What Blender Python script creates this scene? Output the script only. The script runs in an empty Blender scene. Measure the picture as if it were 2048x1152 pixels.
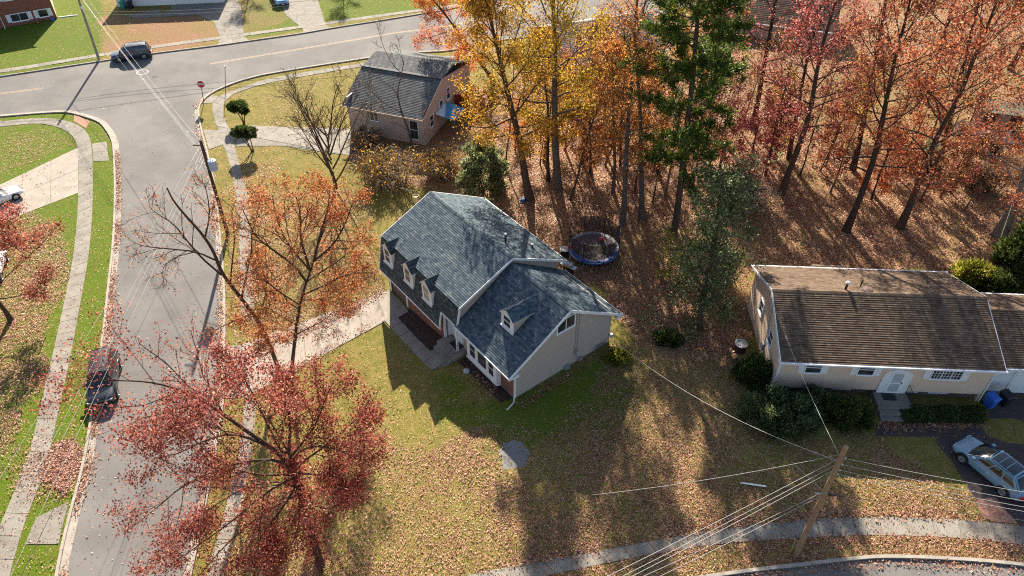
import bpy, bmesh, math, random
import numpy as np
from mathutils import Vector, Matrix
from mathutils.geometry import tessellate_polygon

# ------------------------------------------------------------------ camera, sky, sun, exposure
SC = bpy.context.scene
COL = SC.collection
F, TH, H = 1480.0, math.radians(41.1), 39.0
CT, ST = math.cos(TH), math.sin(TH)
cam = bpy.data.cameras.new('camera')
cam.sensor_width = 36.0
cam.lens = 36.0 * F / 2048
cam.clip_start, cam.clip_end = 0.5, 2000
co = bpy.data.objects.new('camera', cam)
co.location = (0, 0, H)
co.rotation_euler = (math.pi / 2 - TH, 0, 0)
COL.objects.link(co)
SC.camera = co

SUN_EL = math.radians(29.5)
SH = np.array([0.125, -1.0, 0]); SH /= np.linalg.norm(SH)          # the way shadows fall on the ground
SC.world = bpy.data.worlds.new('World')
SC.world.use_nodes = True
wn = SC.world.node_tree
sky = wn.nodes.new('ShaderNodeTexSky')
sky.sky_type = 'NISHITA'; sky.sun_disc = False
sky.sun_elevation = SUN_EL
sky.sun_rotation = math.atan2(-SH[0], -SH[1])
sky.air_density = 1.0; sky.dust_density = 1.2
bg = wn.nodes['Background']; bg.inputs[1].default_value = 0.066
wn.links.new(sky.outputs[0], bg.inputs[0])
sl = bpy.data.lights.new('sun', 'SUN')
sl.energy = 5.0; sl.angle = math.radians(0.55); sl.color = (1.0, 0.91, 0.77)
so = bpy.data.objects.new('sun', sl)
ld = Vector((SH[0] * math.cos(SUN_EL), SH[1] * math.cos(SUN_EL), -math.sin(SUN_EL)))
so.rotation_euler = ld.to_track_quat('-Z', 'Y').to_euler()
so.location = (0, 60, 80)
COL.objects.link(so)
SC.view_settings.view_transform = 'Standard'
SC.view_settings.look = 'None'
SC.view_settings.exposure = 1.54
SC.view_settings.gamma = 1.0
SC.cycles.max_bounces = 6
SC.cycles.diffuse_bounces = 3
SC.cycles.transmission_bounces = 4
SC.cycles.transparent_max_bounces = 10
SC.cycles.use_denoising = False
SC.cycles.filter_width = 1.1
SC.cycles.sample_clamp_indirect = 4.0

# ------------------------------------------------------------------ pixels to places
def sst(a, b, x):
    t = min(1, max(0, (x - a) / (b - a))); return t * t * (3 - 2 * t)
def T(x, y=0):
    """height of the ground: the street side lies about a metre lower than the side of the right house"""
    return -1.0 + sst(-9.5, -1.0, x)
def ray(x, y):
    u = (x - 1024) / F; v = (y - 576) / F
    return np.array([u, CT - v * ST, -ST - v * CT])
def GZ(x, y, z=0.0):
    d = ray(x, y); t = (z - H) / d[2]
    return np.array([d[0] * t, d[1] * t, z])
def G(x, y, h=0.0):
    z = 0.0
    for _ in range(8):
        p = GZ(x, y, z + h); z = T(p[0], p[1])
    return GZ(x, y, z + h)
def PY(x, y, Y):
    d = ray(x, y); t = Y / d[1]
    return np.array([d[0] * t, Y, H + d[2] * t])
def nrm(v):
    v = np.asarray(v, float); return v / (np.linalg.norm(v) + 1e-12)

# ------------------------------------------------------------------ objects
ORG = {}
def tag(o, label=None, cat=None, group=None, kind=None):
    if label: o['label'] = label
    if cat: o['category'] = cat
    if group: o['group'] = group
    if kind: o['kind'] = kind
    return o
def empty(name, loc, label=None, cat=None, group=None, kind=None):
    o = bpy.data.objects.new(name, None)
    o.empty_display_size = 0.3
    o.location = tuple(map(float, loc)); ORG[o.name] = np.array(loc, float)
    COL.objects.link(o)
    return tag(o, label, cat, group, kind)

class MB:
    """collects faces for one mesh, in world coordinates"""
    def __init__(s): s.v = []; s.f = []; s.c = []; s.m = []
    def add(s, vs, fs, col=None, mi=0):
        b = len(s.v); s.v.extend([tuple(map(float, p)) for p in vs])
        for f in fs: s.f.append(tuple(i + b for i in f)); s.m.append(mi)
        s.c.extend([col if col is not None else (1, 1, 1)] * len(vs)); return s
    def box(s, fr, x0, x1, y0, y1, z0, z1, col=None, mi=0):
        vs = [fr(x, y, z) for z in (z0, z1) for y in (y0, y1) for x in (x0, x1)]
        return s.add(vs, [(0, 2, 3, 1), (4, 5, 7, 6), (0, 1, 5, 4), (2, 6, 7, 3), (0, 4, 6, 2), (1, 3, 7, 5)], col, mi)
    def tube(s, pts, r, n=6, cap=True, col=None, mi=0):
        pts = np.asarray(pts, float); k = len(pts)
        r = np.full(k, r, float) if np.isscalar(r) else np.asarray(r, float)
        t = np.gradient(pts, axis=0); t /= np.linalg.norm(t, axis=1)[:, None] + 1e-9
        ref = np.array([0, 0, 1.0]) if abs(t[:, 2]).mean() < 0.8 else np.array([1.0, 0, 0])
        a = np.cross(t, ref); a /= np.linalg.norm(a, axis=1)[:, None] + 1e-9
        b = np.cross(t, a)
        an = np.arange(n) * 2 * math.pi / n
        ring = pts[:, None] + r[:, None, None] * (np.cos(an)[None, :, None] * a[:, None] + np.sin(an)[None, :, None] * b[:, None])
        fs = [(i * n + j, i * n + (j + 1) % n, (i + 1) * n + (j + 1) % n, (i + 1) * n + j) for i in range(k - 1) for j in range(n)]
        if cap: fs += [tuple(range(n))[::-1], tuple((k - 1) * n + j for j in range(n))]
        return s.add(ring.reshape(-1, 3), fs, col, mi)
    def prism(s, poly, d, col=None, mi=0):
        """poly: list of 3-D points, d: extrusion vector"""
        n = len(poly); d = np.asarray(d, float)
        vs = [np.asarray(p, float) for p in poly] + [np.asarray(p, float) + d for p in poly]
        fs = [tuple(range(n)), tuple(range(2 * n - 1, n - 1, -1))] + [(i, i + n, (i + 1) % n + n, (i + 1) % n) for i in range(n)]
        return s.add(vs, fs, col, mi)
    def lathe(s, c, prof, n=16, col=None, mi=0, ax=None):
        """prof: (radius, height) pairs; turned about z through c"""
        c = np.asarray(c, float); k = len(prof)
        if ax is None: ex, ey, ez = np.eye(3)
        else:
            ez = nrm(ax); ex = nrm(np.cross(ez, [0, 0, 1] if abs(ez[2]) < .9 else [1, 0, 0])); ey = np.cross(ez, ex)
        vs = [c + ez * h + r * (math.cos(a) * ex + math.sin(a) * ey) for r, h in prof for a in np.arange(n) * 2 * math.pi / n]
        fs = [(i * n + j, i * n + (j + 1) % n, (i + 1) * n + (j + 1) % n, (i + 1) * n + j) for i in range(k - 1) for j in range(n)]
        fs += [tuple(range(n))[::-1], tuple((k - 1) * n + j for j in range(n))]
        return s.add(vs, fs, col, mi)
    def build(s, name, mat, parent=None, smooth=False, org=None, fix=True, col=False):
        o0 = np.zeros(3) if org is None else np.asarray(org, float)
        if parent is not None: o0 = ORG[parent.name]
        me = bpy.data.meshes.new(name)
        v = np.array(s.v, float).reshape(-1, 3) - o0
        me.from_pydata(v.tolist(), [], s.f)
        mats = mat if isinstance(mat, (list, tuple)) else [mat]
        for m in mats: me.materials.append(m)
        if len(mats) > 1: me.polygons.foreach_set('material_index', s.m)
        if fix and len(s.f) < 60000:
            bm = bmesh.new(); bm.from_mesh(me)
            bmesh.ops.recalc_face_normals(bm, faces=bm.faces[:]); bm.to_mesh(me); bm.free()
        if col:
            a = me.attributes.new('Col', 'FLOAT_COLOR', 'POINT')
            cc = np.ones((len(s.v), 4), np.float32); cc[:, :3] = np.array(s.c, np.float32)
            a.data.foreach_set('color', cc.ravel())
        if smooth: me.polygons.foreach_set('use_smooth', [True] * len(me.polygons))
        me.update()
        ob = bpy.data.objects.new(name, me); COL.objects.link(ob)
        ORG[ob.name] = o0
        if parent is not None: ob.parent = parent
        else: ob.location = o0
        return ob
def WF(a, b, c): return np.array([a, b, c], float)
def frame(o, ex, ey, ez=(0, 0, 1)):
    o, ex, ey, ez = (np.asarray(q, float) for q in (o, ex, ey, ez))
    return lambda a, b, c: o + ex * a + ey * b + ez * c

# ------------------------------------------------------------------ materials
class N:
    def __init__(s, name):
        s.m = bpy.data.materials.new(name); s.m.use_nodes = True
        s.t = s.m.node_tree; s.b = s.t.nodes['Principled BSDF']; s.out = s.t.nodes['Material Output']
        s.tc = None
    def n(s, ty, **kw):
        q = s.t.nodes.new(ty)
        for k, v in kw.items():
            if k.startswith('i_'):
                q.inputs[k[2:].replace('_', ' ')].default_value = v
            else: setattr(q, k, v)
        return q
    def l(s, a, b): s.t.links.new(a, b)
    def co(s, kind='Object'):
        if s.tc is None: s.tc = s.n('ShaderNodeTexCoord')
        return s.tc.outputs[kind]
    def geo(s): return s.n('ShaderNodeNewGeometry').outputs['Position']
    def noise(s, scale, detail=3, rough=.6, vec=None):
        q = s.n('ShaderNodeTexNoise'); q.inputs['Scale'].default_value = scale
        q.inputs['Detail'].default_value = detail; q.inputs['Roughness'].default_value = rough
        s.l(vec if vec is not None else s.geo(), q.inputs['Vector']); return q.outputs['Fac']
    def ramp(s, fac, stops, interp='LINEAR'):
        q = s.n('ShaderNodeValToRGB'); q.color_ramp.interpolation = interp
        e = q.color_ramp.elements
        while len(e) > 1: e.remove(e[0])
        for i, (p, c) in enumerate(stops):
            if i == 0: e[0].position = p; el = e[0]
            else: el = e.new(p)
            el.color = (*c, 1) if len(c) == 3 else c
        s.l(fac, q.inputs[0]); return q.outputs[0]
    def mix(s, fac, a, b, mode='MIX'):
        q = s.n('ShaderNodeMix', data_type='RGBA', blend_type=mode)
        for v, i in ((fac, 0), (a, 6), (b, 7)):
            if hasattr(v, 'is_linked'): s.l(v, q.inputs[i])
            else: q.inputs[i].default_value = v if i == 0 else (*v, 1)
        return q.outputs[2]
    def math(s, op, a, b=0.0):
        q = s.n('ShaderNodeMath', operation=op)
        for v, i in ((a, 0), (b, 1)):
            if hasattr(v, 'is_linked'): s.l(v, q.inputs[i])
            else: q.inputs[i].default_value = v
        return q.outputs[0]
    def attr(s, name='Col'):
        q = s.n('ShaderNodeAttribute', attribute_name=name); return q
    def bump(s, h, strength=.4, dist=.02):
        q = s.n('ShaderNodeBump'); q.inputs['Strength'].default_value = strength; q.inputs['Distance'].default_value = dist
        s.l(h, q.inputs['Height']); s.l(q.outputs[0], s.b.inputs['Normal'])
    def base(s, c):
        if hasattr(c, 'is_linked'): s.l(c, s.b.inputs['Base Color'])
        else: s.b.inputs['Base Color'].default_value = (*c, 1)
    def p(s, rough=.8, spec=.3, metal=0.0):
        s.b.inputs['Roughness'].default_value = rough
        s.b.inputs['Specular IOR Level'].default_value = spec
        s.b.inputs['Metallic'].default_value = metal; return s

def simple(name, c, rough=.7, var=.15, scale=3.0, spec=.3, metal=0.0, bump=0.0, grime=None):
    k = N(name).p(rough, spec, metal)
    n1 = k.noise(scale, 4); n2 = k.noise(scale * 9, 3)
    f = k.math('ADD', k.math('MULTIPLY', n1, .65), k.math('MULTIPLY', n2, .35))
    lo = tuple(max(0, q * (1 - var)) for q in c); hi = tuple(min(1, q * (1 + var)) for q in c)
    c2 = k.ramp(f, [(.3, lo), (.7, hi)])
    if grime:
        g = k.ramp(k.noise(scale * .6, 5, .7), [(.52, (0, 0, 0)), (.72, (1, 1, 1))])
        c2 = k.mix(g, c2, grime)
    k.base(c2)
    if bump: k.bump(n2, bump, .02)
    return k.m

def shingle_mat(name, stops, rough=.9):
    k = N(name).p(rough, .15)
    a = k.attr().outputs['Fac']
    c = k.ramp(a, stops)
    n1 = k.noise(40, 2); n2 = k.noise(.7, 4)
    c = k.mix(.35, c, k.ramp(n1, [(.3, (.35, .35, .35)), (.7, (1, 1, 1))]), 'MULTIPLY')
    c = k.mix(.25, c, k.ramp(n2, [(.35, (.45, .45, .45)), (.65, (1, 1, 1))]), 'MULTIPLY')
    k.base(c); k.bump(n1, .4, .01); return k.m

def leaf_mat(name, stops, trans=.45, rough=.55):
    k = N(name)
    a = k.attr(); sep = k.n('ShaderNodeSeparateColor'); k.l(a.outputs['Color'], sep.inputs[0])
    c = k.ramp(sep.outputs[0], stops)
    v = k.math('ADD', .55, k.math('MULTIPLY', sep.outputs[1], .75))
    hs = k.n('ShaderNodeHueSaturation'); k.l(c, hs.inputs['Color']); k.l(v, hs.inputs['Value'])
    c = hs.outputs[0]
    k.base(c); k.p(rough, .35)
    tr = k.n('ShaderNodeBsdfTranslucent'); k.l(c, tr.inputs[0])
    mx = k.n('ShaderNodeMixShader'); mx.inputs[0].default_value = trans
    k.l(k.b.outputs[0], mx.inputs[1]); k.l(tr.outputs[0], mx.inputs[2]); k.l(mx.outputs[0], k.out.inputs[0])
    return k.m

MAT = {}
def mats():
    # ground
    k = N('ground').p(.95, .1)
    a = k.attr(); sep = k.n('ShaderNodeSeparateColor'); k.l(a.outputs['Color'], sep.inputs[0])
    green, litter, brown = sep.outputs[0], sep.outputs[1], sep.outputs[2]
    nf = k.noise(14, 4, .7); nm = k.noise(1.3, 4, .65); nl = k.noise(.25, 3)
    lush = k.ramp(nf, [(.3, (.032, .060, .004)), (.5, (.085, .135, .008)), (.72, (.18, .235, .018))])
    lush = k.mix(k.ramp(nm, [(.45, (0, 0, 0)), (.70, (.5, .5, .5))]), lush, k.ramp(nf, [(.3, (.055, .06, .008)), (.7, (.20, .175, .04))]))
    dry = k.ramp(nf, [(.28, (.075, .068, .014)), (.5, (.205, .17, .045)), (.72, (.37, .285, .105))])
    dry = k.mix(k.ramp(nm, [(.40, (0, 0, 0)), (.62, (.8, .8, .8))]), dry, k.ramp(nf, [(.3, (.065, .075, .010)), (.7, (.20, .195, .035))]))
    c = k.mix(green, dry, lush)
    soil = k.ramp(nf, [(.3, (.13, .066, .034)), (.7, (.36, .21, .115))])
    c = k.mix(brown, c, soil)
    vo = k.n('ShaderNodeTexVoronoi', feature='F1'); vo.inputs['Scale'].default_value = 13
    vo.inputs['Randomness'].default_value = 1; k.l(k.geo(), vo.inputs['Vector'])
    vs = k.n('ShaderNodeSeparateColor'); k.l(vo.outputs['Color'], vs.inputs[0])
    lc = k.ramp(vs.outputs[0], [(0, (.15, .06, .036)), (.3, (.36, .165, .10)), (.6, (.50, .28, .18)), (.85, (.60, .40, .28)), (1, (.40, .09, .06))])
    on = k.math('MULTIPLY', k.math('LESS_THAN', vo.outputs['Distance'], .52), k.math('LESS_THAN', vs.outputs[1], k.math('MULTIPLY', litter, .9)))
    c = k.mix(on, c, lc)
    k.base(c); k.bump(k.math('ADD', nf, k.math('MULTIPLY', on, .4)), .8, .06); MAT['ground'] = k.m
    # asphalt
    k = N('asphalt').p(.92, .2)
    n1 = k.noise(.35, 5, .6); n2 = k.noise(60, 2)
    c = k.ramp(n1, [(.3, (.148, .137, .127)), (.55, (.180, .167, .155)), (.75, (.205, .190, .175))])
    c = k.mix(.35, c, k.ramp(n2, [(.3, (.5, .5, .5)), (.7, (1, 1, 1))]), 'MULTIPLY')
    vo = k.n('ShaderNodeTexVoronoi', feature='DISTANCE_TO_EDGE'); vo.inputs['Scale'].default_value = .16
    wv = k.n('ShaderNodeVectorMath', operation='ADD'); k.l(k.geo(), wv.inputs[0])
    nz = k.n('ShaderNodeTexNoise'); nz.inputs['Scale'].default_value = .6; k.l(k.geo(), nz.inputs['Vector']); k.l(nz.outputs['Color'], wv.inputs[1])
    k.l(wv.outputs[0], vo.inputs['Vector'])
    cr = k.ramp(vo.outputs['Distance'], [(0, (1, 1, 1)), (.004, (0, 0, 0))])
    c = k.mix(k.mix(1.0, cr, (.35, .35, .35), 'MULTIPLY'), c, (.06, .058, .055))
    c = k.mix(k.ramp(k.noise(.9, 6, .75), [(.55, (0, 0, 0)), (.8, (.35, .35, .35))]), c, (.10, .092, .085))
    c = k.mix(k.ramp(k.noise(.09, 3, .5), [(.5, (0, 0, 0)), (.56, (.3, .3, .3))]), c, (.24, .22, .20))
    k.base(c); k.bump(n2, .25, .01); MAT['asphalt'] = k.m
    MAT['asphalt_dark'] = simple('asphalt_dark', (.062, .05, .048), .9, .25, 1.2, bump=.2, grime=(.10, .07, .055))
    # concrete: each slab takes its own tone
    k = N('concrete').p(.9, .2)
    oi = k.n('ShaderNodeObjectInfo'); n1 = k.noise(1.1, 5, .65); n2 = k.noise(35, 2)
    c = k.ramp(n1, [(.28, (.20, .178, .150)), (.5, (.285, .26, .22)), (.72, (.34, .315, .27))])
    c = k.mix(.8, c, k.ramp(oi.outputs['Random'], [(0, (.74, .73, .72)), (1, (1.0, .99, .96))]), 'MULTIPLY')
    c = k.mix(.3, c, k.ramp(n2, [(.3, (.6, .6, .6)), (.7, (1, 1, 1))]), 'MULTIPLY')
    st = k.ramp(k.noise(.5, 5, .75), [(.58, (0, 0, 0)), (.75, (.55, .55, .55))])
    c = k.mix(st, c, (.26, .21, .17)); k.base(c); k.bump(n2, .2, .01); MAT['concrete'] = k.m
    MAT['concrete_pink'] = simple('concrete_pink', (.33, .285, .235), .9, .18, 1.0, bump=.1, grime=(.28, .23, .19))
    MAT['gutter_concrete'] = simple('gutter_concrete', (.33, .295, .25), .9, .2, 1.6, bump=.2, grime=(.24, .19, .15))
    MAT['joint'] = simple('joint', (.10, .085, .06), .95, .3, 6)
    MAT['line'] = simple('line', (.42, .30, .17), .8, .25, 3, grime=(.25, .21, .17))
    MAT['white_line'] = simple('white_line', (.6, .6, .58), .8, .2, 3)
    MAT['gravel'] = simple('gravel', (.22, .21, .20), .95, .4, 12, bump=.8, grime=(.16, .14, .11))
    MAT['mulch'] = simple('mulch', (.045, .03, .022), .95, .5, 10, bump=1.0, grime=(.09, .055, .04))
    MAT['tar'] = simple('tar', (.05, .05, .05), .8, .2, 4)
    MAT['patch'] = simple('patch', (.33, .17, .12), .9, .2, 4, bump=.2, grime=(.22, .13, .1))
    # building stuffs
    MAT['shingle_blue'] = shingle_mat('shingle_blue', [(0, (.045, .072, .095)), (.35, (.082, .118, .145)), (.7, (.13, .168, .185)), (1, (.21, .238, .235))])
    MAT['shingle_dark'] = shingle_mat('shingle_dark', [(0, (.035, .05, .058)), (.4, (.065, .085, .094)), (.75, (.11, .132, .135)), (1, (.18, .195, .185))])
    MAT['shingle_brown'] = shingle_mat('shingle_brown', [(0, (.095, .062, .042)), (.4, (.155, .105, .072)), (.75, (.195, .137, .094)), (1, (.25, .18, .125))])
    MAT['shingle_grey'] = shingle_mat('shingle_grey', [(0, (.10, .105, .105)), (.5, (.145, .15, .148)), (1, (.20, .205, .20))])
    MAT['shingle_slate'] = shingle_mat('shingle_slate', [(0, (.19, .17, .165)), (.5, (.24, .22, .21)), (1, (.29, .26, .25))])
    MAT['siding_tan'] = simple('siding_tan', (.44, .36, .295), .65, .06, 1.5, grime=(.39, .32, .265))
    MAT['siding_cream'] = simple('siding_cream', (.68, .50, .37), .6, .05, 1.5, grime=(.60, .46, .35))
    MAT['siding_pink'] = simple('siding_pink', (.46, .355, .295), .65, .06, 1.5, grime=(.40, .32, .27))
    MAT['siding_white'] = simple('siding_white', (.72, .72, .73), .6, .06, 1.5, grime=(.62, .62, .62))
    MAT['white'] = simple('white', (.80, .80, .81), .45, .05, 4, spec=.4, grime=(.70, .70, .69))
    MAT['alu'] = simple('alu', (.74, .75, .78), .35, .08, 5, spec=.5, grime=(.55, .56, .58))
    k = N('brick').p(.85, .2)
    tc = k.co('Object'); sx = k.n('ShaderNodeSeparateXYZ'); k.l(k.geo(), sx.inputs[0])
    cb = k.n('ShaderNodeCombineXYZ'); k.l(k.math('ADD', sx.outputs[0], k.math('MULTIPLY', sx.outputs[1], -.78)), cb.inputs[0]); k.l(sx.outputs[2], cb.inputs[1])
    br = k.n('ShaderNodeTexBrick'); br.inputs['Scale'].default_value = 1.0
    br.inputs['Brick Width'].default_value = .23; br.inputs['Row Height'].default_value = .078; br.inputs['Mortar Size'].default_value = .008
    br.inputs['Color1'].default_value = (.30, .085, .05, 1); br.inputs['Color2'].default_value = (.22, .06, .04, 1); br.inputs['Mortar'].default_value = (.30, .24, .20, 1)
    k.l(cb.outputs[0], br.inputs['Vector'])
    c = k.mix(.5, br.outputs['Color'], k.ramp(k.noise(5, 4), [(.3, (.55, .55, .55)), (.7, (1.15, 1.1, 1.05))]), 'MULTIPLY')
    k.base(c); k.bump(br.outputs['Fac'], -.5, .01); MAT['brick'] = k.m
    MAT['brick_brown'] = simple('brick_brown', (.17, .115, .095), .85, .45, 7, bump=.6)
    k = N('glass').p(.06, .8); k.base(k.ramp(k.noise(.8, 2), [(.35, (.012, .015, .02)), (.65, (.06, .065, .075))])); MAT['glass'] = k.m
    k = N('car_glass').p(.05, .9); k.base((.012, .014, .017)); MAT['car_glass'] = k.m
    MAT['door_white'] = simple('door_white', (.82, .82, .84), .4, .04, 4)
    MAT['black_metal'] = simple('black_metal', (.02, .02, .022), .45, .2, 8, spec=.5)
    MAT['grey_metal'] = simple('grey_metal', (.38, .40, .42), .4, .15, 8, spec=.5, metal=.5)
    MAT['deck_red'] = simple('deck_red', (.26, .045, .03), .75, .25, 5, bump=.2)
    MAT['deck_wood'] = simple('deck_wood', (.30, .24, .19), .85, .3, 6, bump=.3)
    MAT['pole_wood'] = simple('pole_wood', (.30, .185, .11), .9, .3, 2.0, bump=.5, grime=(.18, .115, .07))
    MAT['pole_grey'] = simple('pole_grey', (.30, .26, .21), .9, .3, 2.0, bump=.5, grime=(.2, .17, .14))
    MAT['pole_dark'] = simple('pole_dark', (.085, .055, .042), .9, .35, 2.0, bump=.5)
    k = N('wire').p(.5, .5); k.base((.33, .32, .30)); MAT['wire'] = k.m
    k = N('wire_dark').p(.6, .4); k.base((.05, .05, .05)); MAT['wire_dark'] = k.m
    MAT['transformer'] = simple('transformer', (.42, .50, .60), .4, .08, 3, spec=.5)
    MAT['rubber'] = simple('rubber', (.018, .018, .018), .85, .2, 10)
    MAT['rim'] = simple('rim', (.45, .46, .48), .3, .1, 10, spec=.5, metal=.8)
    for nm, c in (('paint_navy', (.022, .030, .055)), ('paint_charcoal', (.02, .024, .032)), ('paint_ice', (.17, .29, .38)), ('paint_white', (.82, .82, .83)), ('paint_blue', (.10, .30, .62)), ('paint_silver', (.5, .5, .51))):
        k = N(nm).p(.32, .5); k.base(c); k.b.inputs['Coat Weight'].default_value = .7; k.b.inputs['Coat Roughness'].default_value = .06; MAT[nm] = k.m
    k = N('lamp_red').p(.2, .5); k.base((.5, .02, .02)); MAT['lamp_red'] = k.m
    k = N('lamp_clear').p(.1, .6); k.base((.7, .72, .75)); MAT['lamp_clear'] = k.m
    MAT['plate'] = simple('plate', (.7, .66, .45), .5, .05, 8)
    MAT['plastic_black'] = simple('plastic_black', (.018, .018, .02), .5, .2, 6, spec=.4)
    MAT['plastic_blue'] = simple('plastic_blue', (.03, .13, .52), .45, .1, 5, spec=.4)
    MAT['plastic_teal'] = simple('plastic_teal', (.02, .25, .22), .5, .1, 5, spec=.4)
    MAT['pad_blue'] = simple('pad_blue', (.025, .09, .30), .5, .12, 5, spec=.4)
    MAT['pad_pale'] = simple('pad_pale', (.55, .56, .60), .5, .1, 5)
    MAT['pad_red'] = simple('pad_red', (.45, .05, .06), .5, .1, 5)
    MAT['tramp_mat'] = simple('tramp_mat', (.13, .10, .09), .8, .5, 7, grime=(.30, .17, .12))
    k = N('net').p(.8, .1); k.base((.03, .03, .032))
    tr = k.n('ShaderNodeBsdfTransparent'); mx = k.n('ShaderNodeMixShader'); mx.inputs[0].default_value = .6
    k.l(tr.outputs[0], mx.inputs[1]); k.l(k.b.outputs[0], mx.inputs[2]); k.l(mx.outputs[0], k.out.inputs[0]); MAT['net'] = k.m
    MAT['stop_red'] = simple('stop_red', (.42, .012, .03), .4, .08, 5, spec=.5)
    MAT['sign_green'] = simple('sign_green', (.28, .42, .05), .5, .1, 5)
    MAT['sign_white'] = simple('sign_white', (.8, .8, .8), .5, .03, 5)
    k = N('awning').p(.6, .3)
    sx = k.n('ShaderNodeSeparateXYZ'); k.l(k.co('Generated'), sx.inputs[0])
    k.base(k.ramp(sx.outputs[0], [(0, (.62, .70, .74)), (.28, (.55, .66, .73)), (.34, (.06, .22, .40)), (.5, (.04, .25, .42)), (.62, (.10, .42, .52)), (.72, (.03, .16, .34)), (1, (.10, .35, .5))])); MAT['awning'] = k.m
    MAT['tarp'] = simple('tarp', (.50, .41, .35), .8, .12, 2, grime=(.4, .33, .28))
    MAT['bucket'] = simple('bucket', (.62, .50, .28), .6, .12, 6)
    MAT['skin_stone'] = simple('skin_stone', (.42, .41, .40), .9, .2, 8)
    # barks and leaves
    def bark(nm, c):
        k = N(nm).p(.92, .1)
        mp = k.n('ShaderNodeMapping'); mp.inputs['Scale'].default_value = (5, 5, .9); k.l(k.geo(), mp.inputs[0])
        q = k.noise(3, 5, .7, mp.outputs[0])
        k.base(k.ramp(q, [(.3, tuple(v * .5 for v in c)), (.6, c), (.75, tuple(min(1, v * 1.6) for v in c))])); k.bump(q, .9, .06); MAT[nm] = k.m
    bark('bark_grey', (.155, .125, .10)); bark('bark_dark', (.075, .052, .042)); bark('bark_brown', (.11, .075, .055)); bark('bark_pale', (.27, .23, .19))
    LM = {
        'leaf_crimson': [(0, (.13, .022, .022)), (.3, (.30, .055, .045)), (.55, (.44, .115, .08)), (.78, (.55, .22, .14)), (1, (.64, .40, .28))],
        'leaf_red': [(0, (.15, .03, .02)), (.3, (.33, .07, .035)), (.6, (.50, .14, .06)), (.85, (.60, .26, .10)), (1, (.64, .42, .22))],
        'leaf_pinkred': [(0, (.16, .03, .03)), (.35, (.33, .06, .055)), (.7, (.50, .14, .11)), (1, (.62, .34, .27))],
        'leaf_scarlet': [(0, (.40, .05, .015)), (.4, (.62, .11, .03)), (.75, (.70, .22, .035)), (1, (.70, .38, .07))],
        'leaf_copper': [(0, (.25, .055, .022)), (.35, (.45, .115, .04)), (.7, (.58, .21, .065)), (1, (.62, .36, .17))],
        'leaf_ivy': [(0, (.05, .07, .028)), (.4, (.13, .175, .065)), (.75, (.25, .29, .12)), (1, (.44, .45, .27))],
        'leaf_orange': [(0, (.28, .075, .02)), (.35, (.48, .15, .03)), (.7, (.62, .27, .05)), (1, (.66, .42, .12))],
        'leaf_amber': [(0, (.27, .11, .02)), (.35, (.50, .22, .025)), (.7, (.66, .37, .04)), (1, (.60, .50, .07))],
        'leaf_gold': [(0, (.28, .17, .02)), (.35, (.52, .31, .025)), (.7, (.66, .46, .04)), (1, (.40, .42, .04))],
        'leaf_rust': [(0, (.12, .05, .02)), (.4, (.27, .11, .045)), (.75, (.42, .20, .08)), (1, (.52, .34, .16))],
        'leaf_lime': [(0, (.10, .12, .012)), (.4, (.23, .24, .025)), (.8, (.42, .38, .05)), (1, (.50, .46, .10))],
        'leaf_green': [(0, (.028, .052, .013)), (.4, (.065, .10, .022)), (.8, (.13, .165, .038)), (1, (.22, .235, .06))],
        'leaf_holly': [(0, (.07, .095, .035)), (.35, (.15, .185, .07)), (.7, (.29, .31, .14)), (1, (.52, .50, .32))],
        'leaf_juniper': [(0, (.04, .07, .028)), (.4, (.09, .14, .055)), (.8, (.175, .225, .09)), (1, (.32, .35, .15))],
        'leaf_pine': [(0, (.022, .045, .007)), (.4, (.06, .10, .012)), (.8, (.13, .185, .022)), (1, (.21, .26, .045))],
        'litter': [(0, (.12, .04, .024)), (.22, (.29, .11, .055)), (.45, (.43, .20, .105)), (.68, (.54, .30, .18)), (.9, (.62, .41, .28)), (1, (.45, .08, .045))],
        'litter_wood': [(0, (.17, .06, .032)), (.25, (.39, .165, .08)), (.55, (.55, .30, .165)), (.85, (.68, .46, .30)), (1, (.50, .10, .05))],
        'litter_red': [(0, (.17, .045, .036)), (.25, (.38, .125, .085)), (.55, (.54, .28, .19)), (.85, (.68, .47, .37)), (1, (.48, .07, .06))],
    }
    for nm, st in LM.items(): MAT[nm] = leaf_mat(nm, st, .25 if nm.startswith('litter') else (.4 if nm in ('leaf_pine', 'leaf_green', 'leaf_juniper') else .5))
mats()

# ------------------------------------------------------------------ ground and paving
rg = np.random.default_rng(7)
def wpoly(px): return np.array([G(*p)[:2] for p in px])
def inpoly(x, y, P):
    r = np.zeros(x.shape, bool); j = len(P) - 1
    for i in range(len(P)):
        xi, yi = P[i]; xj, yj = P[j]
        r ^= ((yi > y) != (yj > y)) & (x < (xj - xi) * (y - yi) / (yj - yi + 1e-12) + xi); j = i
    return r
_vn = rg.random((64, 64))
def vnoise(x, y, s):
    x = x * s; y = y * s
    xi = np.floor(x).astype(int); yi = np.floor(y).astype(int); fx = x - xi; fy = y - yi
    fx = fx * fx * (3 - 2 * fx); fy = fy * fy * (3 - 2 * fy)
    q = lambda a, b: _vn[a % 64, b % 64]
    return (q(xi, yi) * (1 - fx) + q(xi + 1, yi) * fx) * (1 - fy) + (q(xi, yi + 1) * (1 - fx) + q(xi + 1, yi + 1) * fx) * fy
Tv = np.vectorize(T)

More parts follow.
